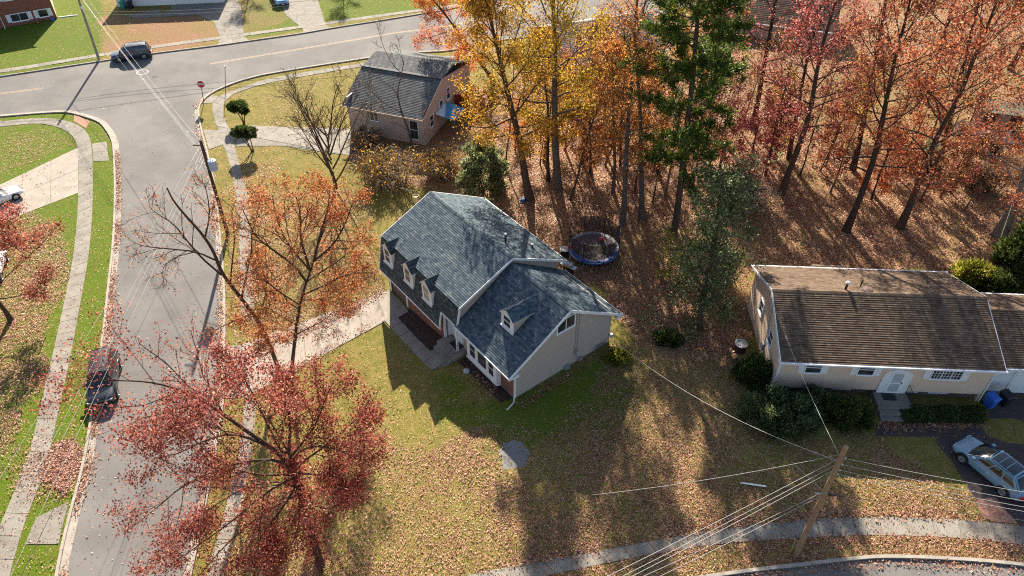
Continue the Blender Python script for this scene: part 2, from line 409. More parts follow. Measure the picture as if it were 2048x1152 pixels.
ROADL = [(-500, 275), (-200, 250), (0, 233), (127, 223), (150, 227), (200, 242), (213, 257), (226, 278), (230, 300), (233, 383), (230, 483), (220, 567), (212, 650), (207, 683), (193, 790), (178, 889), (165, 952), (150, 1005), (129, 1089), (112, 1180), (95, 1300)]
ROADR = [(330, 1300), (372, 1180), (398, 1060), (420, 950), (436, 870), (445, 800), (447, 683), (447, 567), (436, 450), (430, 383), (417, 320), (403, 268), (396, 235), (396, 215), (403, 203), (413, 193), (430, 182), (467, 166), (512, 153), (543, 147), (633, 132), (733, 117), (793, 107), (960, 89), (1124, 69), (1260, 45), (1400, 10), (1500, -20)]
FARC = [(1200, -60), (1000, -8), (930, 11), (777, 40), (667, 57), (607, 68), (500, 83), (433, 93), (307, 108), (193, 125), (0, 155), (-200, 182), (-500, 225)]
road_poly = ROADL + ROADR + FARC
BOTC = [(900, 1300), (1200, 1190), (1350, 1168), (1472, 1149), (1584, 1136), (1697, 1123), (1757, 1117), (1847, 1119), (1959, 1125), (2048, 1134), (2200, 1152), (2500, 1195)]
bot_poly = BOTC + [(2500, 1500), (900, 1500)]

LEFT_ALL = [(-900, 1500), (95, 1300), (129, 1089), (178, 889), (207, 683), (230, 483), (233, 300), (200, 242), (127, 223), (0, 233), (-900, 330)]
UL = [(-900, 330), (0, 155), (193, 125), (208, 118), (206, 60), (203, -10), (180, -120), (-900, -120)]
WOODS = [(690, 320), (800, 372), (860, 390), (1030, 500), (1140, 540), (1250, 640), (1310, 720), (1480, 720), (1500, 560), (1900, 540), (2300, 600), (2500, 0), (2400, -200), (1250, 60), (1020, 150), (930, 250), (720, 270)]
RFRONT = [(1225, 690), (1320, 690), (1500, 720), (1500, 860), (1760, 870), (1960, 1000), (2300, 1080), (2300, 1130), (1480, 1150), (1000, 1200), (600, 1300), (700, 1060), (880, 900), (1060, 850), (1200, 830)]
NEARC = [(430, 1300), (470, 1000), (560, 960), (760, 900), (860, 960), (900, 1300)]
CORNERR = [(470, 170), (793, 110), (700, 250), (560, 330), (470, 480), (450, 600), (430, 330), (420, 200)]
MIDL = [(450, 400), (720, 380), (780, 560), (600, 660), (450, 690)]
FARGRASS = [(1620, 230), (1700, 130), (1950, 110), (2100, 160), (1980, 250), (1850, 270), (1700, 300)]
LLIT = [(-300, 400), (60, 400), (130, 470), (135, 560), (100, 700), (20, 900), (-300, 1000)]
ZG = [(wpoly(LEFT_ALL), 1.0), (wpoly(UL), 1.0), (wpoly([(495, 78), (610, 60), (570, -30), (478, -30)]), .9), (wpoly([(622, -20), (652, 44), (800, 25), (960, -5), (960, -60)]), 1.0),
      (wpoly([(860, 770), (1030, 800), (1225, 700), (1290, 730), (1260, 850), (1000, 900), (870, 850)]), .85), (wpoly([(1430, 980), (1960, 980), (1960, 1050), (1430, 1070)]), .25), (wpoly([(1440, 440), (1520, 430), (1500, 560), (1500, 700), (1420, 640)]), .3)]  # first zone here: mossy lawn, greened darker to deepen the wing's shade
ZL = [(wpoly(WOODS), .93), (wpoly(RFRONT), .52), (wpoly(NEARC), .42), (wpoly(LLIT), .55), (wpoly(MIDL), .55), (wpoly(CORNERR), .22), (wpoly(FARGRASS), .3), (wpoly([(1440, 440), (1520, 430), (1500, 560), (1500, 700), (1420, 640)]), .55),
      (wpoly([(700, 850), (860, 900), (980, 1010), (980, 1150), (700, 1200)]), .40), (wpoly([(470, 330), (560, 330), (520, 480), (450, 480)]), .5),
      (wpoly([(0, 270), (110, 256), (140, 285), (20, 345), (-100, 380)]), .35), (wpoly([(55, 905), (150, 850), (165, 900), (120, 1000), (60, 1000)]), .9)]
ZB = [(wpoly(WOODS), .55), (wpoly([(207, 115), (432, 88), (425, 38), (300, 25), (210, 30)]), .75), (wpoly([(1250, 700), (1470, 740), (1520, 870), (1300, 900)]), .25), (wpoly([(655, 0), (500, 70), (470, 40), (475, -30)]), .35)]
def zones(x, y):
    jx = x + (vnoise(x, y, .45) - .5) * 2.4; jy = y + (vnoise(x + 31, y + 7, .45) - .5) * 2.4
    g = np.zeros(x.shape); l = np.full(x.shape, .16); b = np.zeros(x.shape)
    for P, v in ZG[:2]: g[inpoly(x, y, P)] = v
    for P, v in ZG[2:4]: g[inpoly(x, y, P)] = v
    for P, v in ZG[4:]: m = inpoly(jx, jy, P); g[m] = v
    for P, v in ZL: m = inpoly(jx, jy, P); l[m] = v
    for P, v in ZB: m = inpoly(jx, jy, P); b[m] = v
    l[(g > .8) & (l < .3)] = .12
    lump = vnoise(x + 5, y, .6) * .6 + vnoise(x, y + 9, 1.7) * .4
    lump2 = vnoise(x + 3, y + 40, .22)
    drift = vnoise(x + 13, y + 4, 3.1)
    l = np.clip(l * (.05 + .9 * lump + .75 * lump2 + .5 * (drift - .3)), 0, 1)
    b = np.clip(b * (.3 + 1.4 * vnoise(x, y, .35)), 0, 1)
    return g, l, b
xs = np.concatenate([[-900, -500, -250, -140], np.arange(-95, 90, .55), [130, 250, 500, 900]])
ys = np.concatenate([[-400, -150, -40], np.arange(2, 125, .55), [150, 250, 500, 1200]])
X, Y = np.meshgrid(xs, ys); Z = Tv(X) + np.where((np.abs(X) < 90) & (Y > 2) & (Y < 120), (vnoise(X, Y, .3) - .5) * .05, 0)
nx, ny = len(xs), len(ys)
road_w = [wpoly(road_poly), wpoly(bot_poly)]
for P in road_w: Z[inpoly(X, Y, P)] -= .06
idx = np.arange(nx * ny).reshape(ny, nx)
fc = np.stack([idx[:-1, :-1], idx[:-1, 1:], idx[1:, 1:], idx[1:, :-1]], -1).reshape(-1, 4)
me = bpy.data.meshes.new('ground')
me.from_pydata(np.stack([X, Y, Z], -1).reshape(-1, 3).tolist(), [], fc.tolist())
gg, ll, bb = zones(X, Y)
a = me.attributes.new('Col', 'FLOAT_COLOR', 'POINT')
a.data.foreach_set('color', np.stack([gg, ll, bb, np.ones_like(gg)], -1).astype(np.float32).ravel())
me.polygons.foreach_set('use_smooth', [True] * len(me.polygons))
me.materials.append(MAT['ground'])
ground = bpy.data.objects.new('ground', me); COL.objects.link(ground); tag(ground, kind='structure')

PAVED = []
def sheet(name, pts, dz, mat, thick=0.0, parent=None, kind='structure', world=False, label=None):
    P = [np.array(p, float) for p in pts] if world else [G(*p) for p in pts]
    bm = bmesh.new()
    bv = [bm.verts.new((p[0], p[1], 0)) for p in P]
    for tri in tessellate_polygon([[Vector((p[0], p[1], 0)) for p in P]]):
        if len(set(tri)) == 3: bm.faces.new([bv[i] for i in tri])
    if 'road' not in name: PAVED.append(np.array([p[:2] for p in P]))
    x0, x1 = min(p[0] for p in P), max(p[0] for p in P)
    for q in np.arange(-9.5, -.5, .7):
        if x0 < q < x1:
            bmesh.ops.bisect_plane(bm, geom=bm.verts[:] + bm.edges[:] + bm.faces[:], plane_co=(q, 0, 0), plane_no=(1, 0, 0))
    for v in bm.verts: v.co.z = T(v.co.x) + dz
    bmesh.ops.recalc_face_normals(bm, faces=bm.faces[:])
    for f in bm.faces:
        if f.normal.z < 0: f.normal_flip()
    if thick:
        r = bmesh.ops.extrude_face_region(bm, geom=bm.faces[:])
        for v in [g_ for g_ in r['geom'] if isinstance(g_, bmesh.types.BMVert)]: v.co.z -= thick
        bmesh.ops.recalc_face_normals(bm, faces=bm.faces[:])
    m = bpy.data.meshes.new(name); bm.to_mesh(m); bm.free(); m.materials.append(mat)
    o = bpy.data.objects.new(name, m); COL.objects.link(o); ORG[o.name] = np.zeros(3)
    if parent is not None: o.parent = parent
    elif kind: o['kind'] = kind
    if label: o['label'] = label
    return o
def resample(P, step=None, n=None):
    P = np.asarray(P, float); d = np.r_[0, np.cumsum(np.linalg.norm(np.diff(P, axis=0), axis=1))]
    n = n or max(2, int(round(d[-1] / step)) + 1); t = np.linspace(0, d[-1], n)
    return np.stack([np.interp(t, d, P[:, i]) for i in range(P.shape[1])], -1)
def smoothline(P, it=2):
    P = np.asarray(P, float)
    for _ in range(it):
        q = np.empty((2 * len(P) - 2, P.shape[1])); q[0::2] = .75 * P[:-1] + .25 * P[1:]; q[1::2] = .25 * P[:-1] + .75 * P[1:]
        P = np.vstack([P[:1], q, P[-1:]])
    return P
def band(mb, A, B, z0, z1, close=True):
    """raised strip between two world lines with the same number of points"""
    vs = []
    for a_, b_ in zip(A, B):
        for q, z in ((a_, z0), (a_, z1), (b_, z1), (b_, z0)): vs.append((q[0], q[1], T(q[0]) + z))
    fs = []
    for i in range(len(A) - 1):
        for j in range(3): fs.append((4 * i + j, 4 * i + j + 1, 4 * i + j + 5, 4 * i + j + 4))
    fs += [(0, 1, 2, 3), (4 * len(A) - 4, 4 * len(A) - 1, 4 * len(A) - 2, 4 * len(A) - 3)]
    mb.add(vs, fs)
def offset(P, d):
    P = np.asarray(P, float)[:, :2]; t = np.gradient(P, axis=0); t /= np.linalg.norm(t, axis=1)[:, None] + 1e-9
    return P + np.stack([-t[:, 1], t[:, 0]], -1) * d
road = sheet('road', road_poly, .012, MAT['asphalt'])
sheet('court_road', bot_poly, .012, MAT['asphalt'])
def curb(name, px, side, step=.8, w=.17, gutter=0.0, h=.13):
    P = resample(smoothline([G(*p)[:2] for p in px]), step)
    mb = MB(); band(mb, P, offset(P, side * w), -.1, h)
    o = mb.build(name, MAT['gutter_concrete']); o['kind'] = 'structure'
    if gutter:
        mb = MB(); Q = offset(P, -side * gutter)
        band(mb, P + 0, Q, -.05, .02); g_ = mb.build('gutter', MAT['gutter_concrete']); g_['kind'] = 'structure'
curb('kerb', [(p[0] , p[1]) for p in ROADL], -1, gutter=.45)
curb('kerb', ROADR[1:], -1, gutter=.35)
curb('kerb', FARC, -1, w=.16, h=.15)
curb('kerb', BOTC, 1, w=.2, h=.14)

def pavement(name, Lpx, Rpx, slab=1.45, mat=None, h=.035, skip=()):
    e = empty(name, (0, 0, 0), kind='structure')
    A = smoothline([G(*p)[:2] for p in Lpx]); B = smoothline([G(*p)[:2] for p in Rpx])
    n = int(np.linalg.norm(np.diff((resample(A, n=200) + resample(B, n=200)) / 2, axis=0), axis=1).sum() / slab) + 1
    A = resample(A, n=n); B = resample(B, n=n); PAVED.append(np.vstack([A, B[::-1]]))
    for i in range(n - 1):
        if i in skip: continue
        a0, a1, b0, b1 = A[i], A[i + 1], B[i], B[i + 1]
        g_ = .018 / max(.3, np.linalg.norm(a1 - a0))
        q = [a0 + (a1 - a0) * g_, a1 - (a1 - a0) * g_, b1 - (b1 - b0) * g_, b0 + (b1 - b0) * g_]
        dz = rg.normal(0, .006, 4)
        vs = [(p[0], p[1], T(p[0]) + h + d) for p, d in zip(q, dz)] + [(p[0], p[1], T(p[0]) - .08) for p in q]
        mb = MB(); mb.add(vs, [(0, 1, 2, 3), (0, 4, 5, 1), (1, 5, 6, 2), (2, 6, 7, 3), (3, 7, 4, 0)])
        mb.build('slab', mat or MAT['concrete'], e)
    return e
# walk on the far left side of the side street
pavement('sidewalk', [(-200, 272), (0, 254), (67, 246), (110, 251), (143, 267), (157, 293), (158, 383), (150, 500), (133, 583), (115, 667), (100, 733), (60, 904)],
         [(-200, 262), (0, 244), (67, 236), (110, 237), (147, 245), (172, 260), (184, 283), (187, 383), (180, 500), (165, 583), (150, 667), (137, 733), (99, 906)])
pavement('sidewalk', [(60, 904), (40, 955), (24, 997), (0, 1050), (-30, 1130), (-60, 1220)], [(99, 906), (85, 950), (69, 997), (47, 1050), (25, 1130), (2, 1220)])
# far walk of the main street
pavement('sidewalk', [(-200, 160), (0, 140), (100, 124), (190, 109), (307, 91), (440, 73), (600, 52), (780, 26), (950, -2)],
         [(-200, 168), (0, 146.5), (100, 130), (190, 115), (307, 96.5), (440, 79), (600, 57), (780, 31), (950, 3)], slab=1.5)
# the corner walk on the right of the side street, past the stop sign
pavement('sidewalk', [(1000, 96), (793, 116), (633, 141), (530, 158), (491, 173), (457, 185), (436, 193), (425, 207), (424, 221), (431, 244), (437, 262), (445, 288), (455, 312), (465, 350), (472, 388), (476, 420), (480, 520), (482, 640)],
         [(1000, 103), (793, 122), (633, 148), (530, 167), (491, 179), (466, 188), (453, 198), (445, 215), (448, 237), (457, 255), (467, 269), (470, 296), (474, 312), (483, 343), (491, 373), (498, 410), (504, 520), (508, 640)])
pavement('sidewalk', [(490, 800), (482, 880), (466, 960), (440, 1060), (405, 1180)], [(514, 800), (507, 880), (494, 960), (472, 1060), (440, 1180)])
# curved walk along the bottom
pavement('sidewalk', [(700, 1215), (880, 1165), (1019, 1134), (1104, 1119), (1206, 1100), (1342, 1076), (1420, 1060), (1509, 1052), (1566, 1042), (1641, 1037), (1734, 1033), (1847, 1035), (1959, 1042), (2048, 1054), (2200, 1075)],
         [(740, 1245), (920, 1195), (1060, 1160), (1140, 1142), (1226, 1123), (1320, 1107), (1427, 1087), (1539, 1080), (1590, 1077), (1660, 1073), (1734, 1070), (1847, 1072), (1959, 1079), (2048, 1090), (2200, 1112)], slab=1.5)
def slabs_grid(name, quad, nu, nv, mat, h=.03):
    """paving quad (corner pixels a, b, c, d) split in nu by nv slabs"""
    e = empty(name, (0, 0, 0), kind='structure')
    a_, b_, c_, d_ = [G(*p)[:2] for p in quad]
    PAVED.append(np.array([a_, b_, c_, d_]))
    f = lambda s, t: (a_ * (1 - s) + b_ * s) * (1 - t) + (d_ * (1 - s) + c_ * s) * t
    for i in range(nu):
        for j in range(nv):
            e0, e1 = .006, .006
            q = [f((i + e0) / nu, (j + e1) / nv), f((i + 1 - e0) / nu, (j + e1) / nv), f((i + 1 - e0) / nu, (j + 1 - e1) / nv), f((i + e0) / nu, (j + 1 - e1) / nv)]
            vs = [(p[0], p[1], T(p[0]) + h + rg.normal(0, .003)) for p in q] + [(p[0], p[1], T(p[0]) - .08) for p in q]
            mb = MB(); mb.add(vs, [(0, 1, 2, 3), (0, 4, 5, 1), (1, 5, 6, 2), (2, 6, 7, 3), (3, 7, 4, 0)])
            mb.build('slab', mat, e)
    return e
slabs_grid('driveway', [(157, 295), (157, 386), (-80, 478), (-80, 408)], 2, 4, MAT['concrete_pink'])
slabs_grid('driveway_apron', [(184, 288), (213, 283), (218, 322), (187, 323)], 1, 2, MAT['concrete'])
slabs_grid('driveway_apron', [(138, 1003), (117, 1089), (50, 1089), (72, 1036)], 1, 1, MAT['concrete'])
slabs_grid('curb_ramp', [(148, 229), (180, 243), (172, 257), (148, 243)], 1, 1, MAT['patch'])
slabs_grid('curb_ramp', [(404, 207), (423, 190), (437, 193), (427, 206)], 1, 1, MAT['concrete'])
slabs_grid('driveway_apron', [(406, 259), (437, 261), (446, 289), (418, 300)], 1, 2, MAT['concrete'])
slabs_grid('driveway', [(466, 267), (500, 251), (705, 258), (705, 312)], 1, 1, MAT['concrete'])
sheet('driveway_wedge', [(469, 268), (705, 312), (560, 292), (474, 293)], .026, MAT['concrete'])
# drive of the blue-roofed house, its apron and the shaded front walk
slabs_grid('driveway_apron', [(450, 692), (482, 690), (491, 795), (450, 797)], 1, 3, MAT['concrete'])
slabs_grid('driveway', [(482, 690), (776, 580), (776, 640), (491, 795)], 5, 1, MAT['concrete_pink'])
sheet('garage_apron', [(776, 579), (800, 601), (817, 623), (789, 640), (776, 640)], .034, MAT['concrete'])
# second and third drive beyond the main street
sheet('driveway', [(250, 33), (330, 16), (447, -25), (478, -25), (487, 66), (440, 73), (428, 44), (395, 30), (285, 36)], .02, MAT['concrete'])
sheet('driveway', [(545, -25), (628, -25), (650, 46), (600, 53), (572, 30)], .02, MAT['concrete'])
slabs_grid('driveway_apron', [(440, 79), (487, 72), (500, 82), (434, 92)], 2, 1, MAT['concrete'])
slabs_grid('driveway_apron', [(605, 56), (650, 50), (664, 57), (607, 67)], 2, 1, MAT['concrete'])
# right house: dark drive, path and a red-brown patch
sheet('driveway', [(1988, 795), (2048, 770), (2300, 770), (2300, 1100), (2048, 1056), (1950, 998), (1905, 925), (1868, 880), (1935, 855), (1975, 830)], .018, MAT['asphalt_dark'])
sheet('drive_edge_patch', [(1950, 1000), (1990, 995), (2035, 1048), (1985, 1043), (1966, 1035)], .022, MAT['patch'])
sheet('front_path', [(1752, 847), (1930, 845), (1905, 875), (1752, 872)], .016, MAT['asphalt_dark'])
a_ = np.linspace(0, 2 * math.pi, 26)[:-1]
cg = G(1027, 912)
sheet('gravel_patch', [(cg[0] + (1.0 + .12 * math.sin(3 * q + 1) + .07 * math.sin(7 * q)) * math.cos(q) * .92, cg[1] + (1.25 + .1 * math.sin(2 * q) + .08 * math.sin(9 * q)) * math.sin(q), 0) for q in a_], .012, MAT['gravel'], world=True)
# centre line of the main street, stop bar ring and repair patch
for (p0, p1) in (((-200, 212), (85, 177)), ((420, 128), (620, 95)), ((620, 95), (790, 66)), ((790, 66), (960, 36))):
    for d in (-.12, .12):
        L_ = resample([G(*p0)[:2], G(*p1)[:2]], 3.0)
        mb = MB(); A_, B_ = offset(L_, d - .05), offset(L_, d + .05)
        mb.add([(q[0], q[1], T(q[0]) + .017) for q in A_] + [(q[0], q[1], T(q[0]) + .017) for q in B_], [(i, i + 1, i + 1 + len(A_), i + len(A_)) for i in range(len(A_) - 1)])
        o = mb.build('center_line', MAT['line']); o['kind'] = 'structure'
mb = MB(); q = G(285, 144.5); A_ = [(q[0] + r * math.cos(t), q[1] + r * 1.0 * math.sin(t), q[2] + .018) for r in (.62, .70) for t in a_]
mb.add(A_, [(i, (i + 1) % 25, (i + 1) % 25 + 25, i + 25) for i in range(25)])
o = mb.build('utility_mark_ring', MAT['white_line']); o['kind'] = 'structure'
mb = MB(); mb.lathe(G(310, 153.5) + [0, 0, .006], [(.34, 0), (.34, .014), (.28, .02)], 18); o = mb.build('manhole_cover', MAT['tar']); tag(o, 'round dark manhole cover in the main street asphalt near the dark parked SUV', 'manhole')

# ------------------------------------------------------------------ building helpers
def clip(poly, nx_, ny_, d):
    """keep the side nx*x+ny*y<=d"""
    out = []
    for i in range(len(poly)):
        p, q = poly[i], poly[(i + 1) % len(poly)]
        a, b = nx_ * p[0] + ny_ * p[1] - d, nx_ * q[0] + ny_ * q[1] - d
        if a <= 0: out.append(p)
        if a * b < 0:
            t = a / (a - b); out.append((p[0] + (q[0] - p[0]) * t, p[1] + (q[1] - p[1]) * t))
    return out
def siding(mb, fr, poly, lap=.135, out=0.0, proud=.02):
    z0 = min(p[1] for p in poly); z1 = max(p[1] for p in poly); z = z0
    while z < z1 - 1e-4:
        q = clip(clip(poly, 0, -1, -z), 0, 1, min(z + lap, z1))
        if len(q) >= 3:
            mb.add([fr(p[0], out + proud * (1 - (p[1] - z) / lap), p[1]) for p in q], [tuple(range(len(q)))])
            lo = [p[0] for p in q if abs(p[1] - z) < 1e-6]
            if len(lo) >= 2:
                a, b = min(lo), max(lo)
                mb.add([fr(a, out, z), fr(b, out, z), fr(b, out + proud, z), fr(a, out + proud, z)], [(0, 1, 2, 3)])
        z += lap
    return mb
def wallslab(mb, fr, poly, t=.12, out=-.004):
    mb.prism([fr(p[0], out - t, p[1]) for p in poly], np.array(fr(0, t, 0)) - np.array(fr(0, 0, 0)))
def shingles(mb, P0, ex, ey, poly, exp=.17, tab=.33, seed=0, lift=.016, holes=()):
    """tabs on the plane P0 + a ex + b ey; poly (convex) in (a, b), b up the slope"""
    r = np.random.default_rng(seed)
    P0, ex, ey = np.asarray(P0, float), nrm(ex), nrm(ey); n = nrm(np.cross(ex, ey))
    if n[2] < 0: n = -n
    a0 = min(p[0] for p in poly); a1 = max(p[0] for p in poly); b1 = max(p[1] for p in poly); b = min(p[1] for p in poly)
    row = 0
    while b < b1 - 1e-4:
        top = min(b + exp * 1.08, b1); off = (row % 2) * tab * .5 + r.uniform(-.04, .04); rowc = r.normal(0, .05); a = a0 - tab + off
        while a < a1:
            w = tab * r.uniform(.82, 1.18)
            if row == 0: pass
            ca, cb = a + w / 2, (b + top) / 2
            if not any(h[0] < ca < h[1] and h[2] < cb < h[3] for h in holes):
                q = [(a + .004, b), (a + w - .004, b), (a + w - .004, top), (a + .004, top)]
                inside = True
                for i in range(len(poly)):
                    p_, q_ = poly[i], poly[(i + 1) % len(poly)]
                    nx_, ny_ = (q_[1] - p_[1]), -(q_[0] - p_[0]); d = nx_ * p_[0] + ny_ * p_[1]
                    cx = sum(v[0] for v in poly) / len(poly); cy = sum(v[1] for v in poly) / len(poly)
                    if nx_ * cx + ny_ * cy > d: nx_, ny_, d = -nx_, -ny_, -d
                    q = clip(q, nx_, ny_, d)
                    if len(q) < 3: inside = False; break
                if inside:
                    g_ = float(np.clip(r.beta(2.2, 2.4) + rowc, 0, 1)); c = (g_, g_, g_)
                    vs = [P0 + ex * p[0] + ey * p[1] + n * (.004 + lift * (1 - (p[1] - b) / exp)) for p in q]
                    mb.add(vs, [tuple(range(len(q)))], c)
                    lo = [i for i, p in enumerate(q) if abs(p[1] - b) < 1e-6]
                    if len(lo) == 2:
                        u, v = q[lo[0]], q[lo[1]]
                        mb.add([P0 + ex * u[0] + ey * u[1], P0 + ex * v[0] + ey * v[1], vs[lo[1]], vs[lo[0]]], [(0, 1, 2, 3)], tuple(x * .25 for x in c))  # lip face darkened in colour to strengthen the shade line under each course
            a += w
        b += exp; row += 1
    return mb
def bar(mb, p0, p1, w, h, up=(0, 0, 1), col=None, shift=0.0):
    p0, p1 = np.asarray(p0, float), np.asarray(p1, float); t = nrm(p1 - p0); s = nrm(np.cross(t, up)); u = np.cross(s, t)
    L = np.linalg.norm(p1 - p0)
    return mb.box(lambda a, b, c: p0 + t * a + s * b + u * c, 0, L, -w / 2, w / 2, -h / 2 + shift, h / 2 + shift, col)
def window(parent, fr, s0, s1, z0, z1, out=.0, cols=1, rows=2, fw=.07, frame_mat='white', depth=.07, name='window', muntins=None):
    mb = MB()
    mb.box(fr, s0 - fw, s1 + fw, out, out + depth, z0 - fw, z0); mb.box(fr, s0 - fw, s1 + fw, out, out + depth, z1, z1 + fw)
    mb.box(fr, s0 - fw, s0, out, out + depth, z0, z1); mb.box(fr, s1, s1 + fw, out, out + depth, z0, z1)
    mb.box(fr, s0 - fw * 1.3, s1 + fw * 1.3, out, out + depth + .03, z0 - fw * 1.5, z0 - fw)
    cw = (s1 - s0) / cols; rh = (z1 - z0) / rows; b = .028
    for i in range(1, cols): mb.box(fr, s0 + cw * i - b, s0 + cw * i + b, out, out + depth * .8, z0, z1)
    for j in range(1, rows): mb.box(fr, s0, s1, out, out + depth * .75, z0 + rh * j - b, z0 + rh * j + b)
    o = mb.build(name, MAT[frame_mat], parent)
    for i in range(cols):
        for j in range(rows):
            g_ = MB(); g_.box(fr, s0 + cw * i + (b if i else 0), s0 + cw * (i + 1) - (b if i < cols - 1 else 0), out + .003, out + .02, z0 + rh * j + (b if j else 0), z0 + rh * (j + 1) - (b if j < rows - 1 else 0))
            g_.build('pane', MAT['glass'], o)
    if muntins:
        g_ = MB(); mc, mr = muntins
        for i in range(cols):
            for a in range(1, mc): x = s0 + cw * (i + a / mc); g_.box(fr, x - .012, x + .012, out + .022, out + .035, z0, z1)
        for a in range(1, mr): z = z0 + (z1 - z0) * a / mr; g_.box(fr, s0, s1, out + .0225, out + .0345, z - .012, z + .012)
        g_.build('muntin', MAT['white'], o)
    return o
def shutters(parent, fr, s0, s1, z0, z1, w=.36, out=.02, gap=.09):
    for a, b in ((s0 - gap - w, s0 - gap), (s1 + gap, s1 + gap + w)):
        mb = MB(); mb.box(fr, a, b, out, out + .035, z0, z1)
        n = int((z1 - z0) / .09)
        for i in range(n): z = z0 + .05 + (z1 - z0 - .1) * i / n; mb.box(fr, a + .04, b - .04, out + .03, out + .048, z, z + .05)
        mb.build('shutter', MAT['white'], parent)
V3 = np.array

# ------------------------------------------------------------------ the tan house with the blue-grey shingle roof
U_ = nrm([.615, -.789, 0]); W_ = np.array([-U_[1], U_[0], 0])
HO = GZ(1030, 797, 0.0)
def HM(u, w, z): return HO + U_ * u + W_ * w + V3([0, 0, z])
house = empty('suburban_house', HM(-8, 4, -1), 'tan sided house with blue-grey shingle roof and four white dormers', 'house')
UL_, UM = -16.3, -6.0                       # left end and the step between the tall part and the wing
WZ, WE = 5.95, 2.78                         # wing ridge and eave
MZ, ME, MBK, MBO = 6.45, 3.72, 4.28, 1.25   # main ridge, rear eave, mansard break, mansard foot
WR, FE, RE = 4.4, -.7, 9.5                  # ridge line, front eave, rear eave (across)
fE = lambda s, o, z: HM(o, s, z)            # end wall of the wing: s across, o outwards
fF = lambda s, o, z: HM(s, -o, z)           # front walls: s along, o towards the street
# walls
mb = MB(); siding(mb, fE, [(0, .12), (8.8, .12), (8.8, 3.1), (4.4, WZ - .12), (0, 3.1)], .11); wallslab(mb, fE, [(0, .12), (8.8, .12), (8.8, 3.1), (4.4, WZ - .12), (0, 3.1)])
mb.build('end_wall', MAT['siding_tan'], house)
mb = MB(); mb.box(HM, -6, -.005, -.05, 8.85, -.6, .12); mb.build('foundation', MAT['concrete'], house)
mb = MB(); wallslab(mb, fF, [(-6, .1), (-5.55, .1), (-5.55, 3.2), (-6, 3.2)], .12, .0); siding(mb, fF, [(-6, .1), (-5.55, .1), (-5.55, 3.2), (-6, 3.2)], .11, .004); mb.build('wall', MAT['siding_tan'], house)
mb = MB(); mb.box(HM, -6, -.15, 8.6, 8.78, .1, 3.2); mb.build('wall', MAT['siding_tan'], house)
mb = MB(); mb.box(HM, -5.55, -5.0, -.03, .12, -.3, 3.2); mb.box(HM, -1.55, -.07, -.03, .12, -.3, 3.2); mb.box(HM, -5.0, -1.55, 0, .12, -.3, 3.2); mb.build('brick_wall', MAT['brick'], house)
# gable of the tall part, above the wing roof
def mroof_z(w): return MBK + (MZ - MBK) * (w + .3) / (WR + .3) if w < WR else MZ - (MZ - ME) * (w - WR) / (RE - WR)
gp = [(-.45, 2.5), (8.8, 2.5), (8.8, mroof_z(8.8) - .1), (WR, MZ - .1), (-.28, MBK - .1)]
fM = lambda s, o, z: HM(UM - .1 + o, s, z)
mb = MB(); siding(mb, fM, gp, .11); wallslab(mb, fM, gp); mb.build('gable_wall', MAT['siding_tan'], house)
fL = lambda s, o, z: HM(UL_ + .1 - o, s, z)
gl = [(-.35, -1.2), (8.8, -1.2), (8.8, mroof_z(8.8) - .1), (WR, MZ - .1), (-.28, MBK - .1)]
mb = MB(); siding(mb, fL, gl, .11); wallslab(mb, fL, gl); mb.build('wall', MAT['siding_tan'], house); mb = MB(); mb.box(HM, UL_ + .15, UM - .2, 8.7, 8.82, -1.2, 4.0); mb.build('wall', MAT['siding_tan'], house)
# street front of the tall part: brick piers, garage opening, low windows, entry recess
mb = MB()
for a, b in ((UL_ + .1, -15.9), (-13.35, -7.75)): mb.box(HM, a, b, -.35, -.2, -1.3, 2.2)
mb.box(HM, -15.9, -13.35, -.35, -.2, 1.1, 2.2); mb.build('brick_wall', MAT['brick'], house)
mb = MB(); mb.box(HM, -15.9, -13.35, -.22, -.15, -1.2, 1.1)
for i in range(4): mb.box(HM, -15.85, -13.4, -.245, -.22, -1.1 + i * .54, -.62 + i * .54)
mb.build('garage_door', MAT['brick_brown'], house)
for u in (-15.9, -13.35): mb = MB(); mb.box(HM, u - .1, u + .1, -.40, -.36, -1.05, 1.25); mb.build('garage_trim', MAT['white'], house)
for s in (-12.3, -10.7, -9.1): window(house, fF, s - .55, s + .55, .35, .95, .355, 2, 1)
mb = MB(); mb.box(HM, -7.9, -7.75, -.5, .12, -.4, 2.75); mb.box(HM, -7.75, -6.0, .12, .24, -.4, 2.75); mb.build('entry_wall', MAT['siding_white'], house)
mb = MB(); mb.box(HM, -7.3, -6.35, .05, .12, .12, 2.15); mb.box(HM, -7.15, -6.5, .03, .05, .3, 1.0)
dr = mb.build('front_door', MAT['door_white'], house)
mb = MB(); mb.box(HM, -7.15, -6.5, .035, .05, 1.15, 2.0); mb.build('pane', MAT['glass'], dr)
mb = MB(); mb.lathe(HM(-6.44, .05, 1.1), [(.01, 0), (.035, .02), (.03, .05)], 8, ax=-W_); mb.build('handle', MAT['black_metal'], dr)
mb = MB(); mb.box(HM, -6.12, -5.98, -.62, -.48, .1, 2.62); mb.box(HM, -7.85, -5.9, -.66, -.46, 2.6, 2.72); mb.build('porch_post', MAT['white'], house)
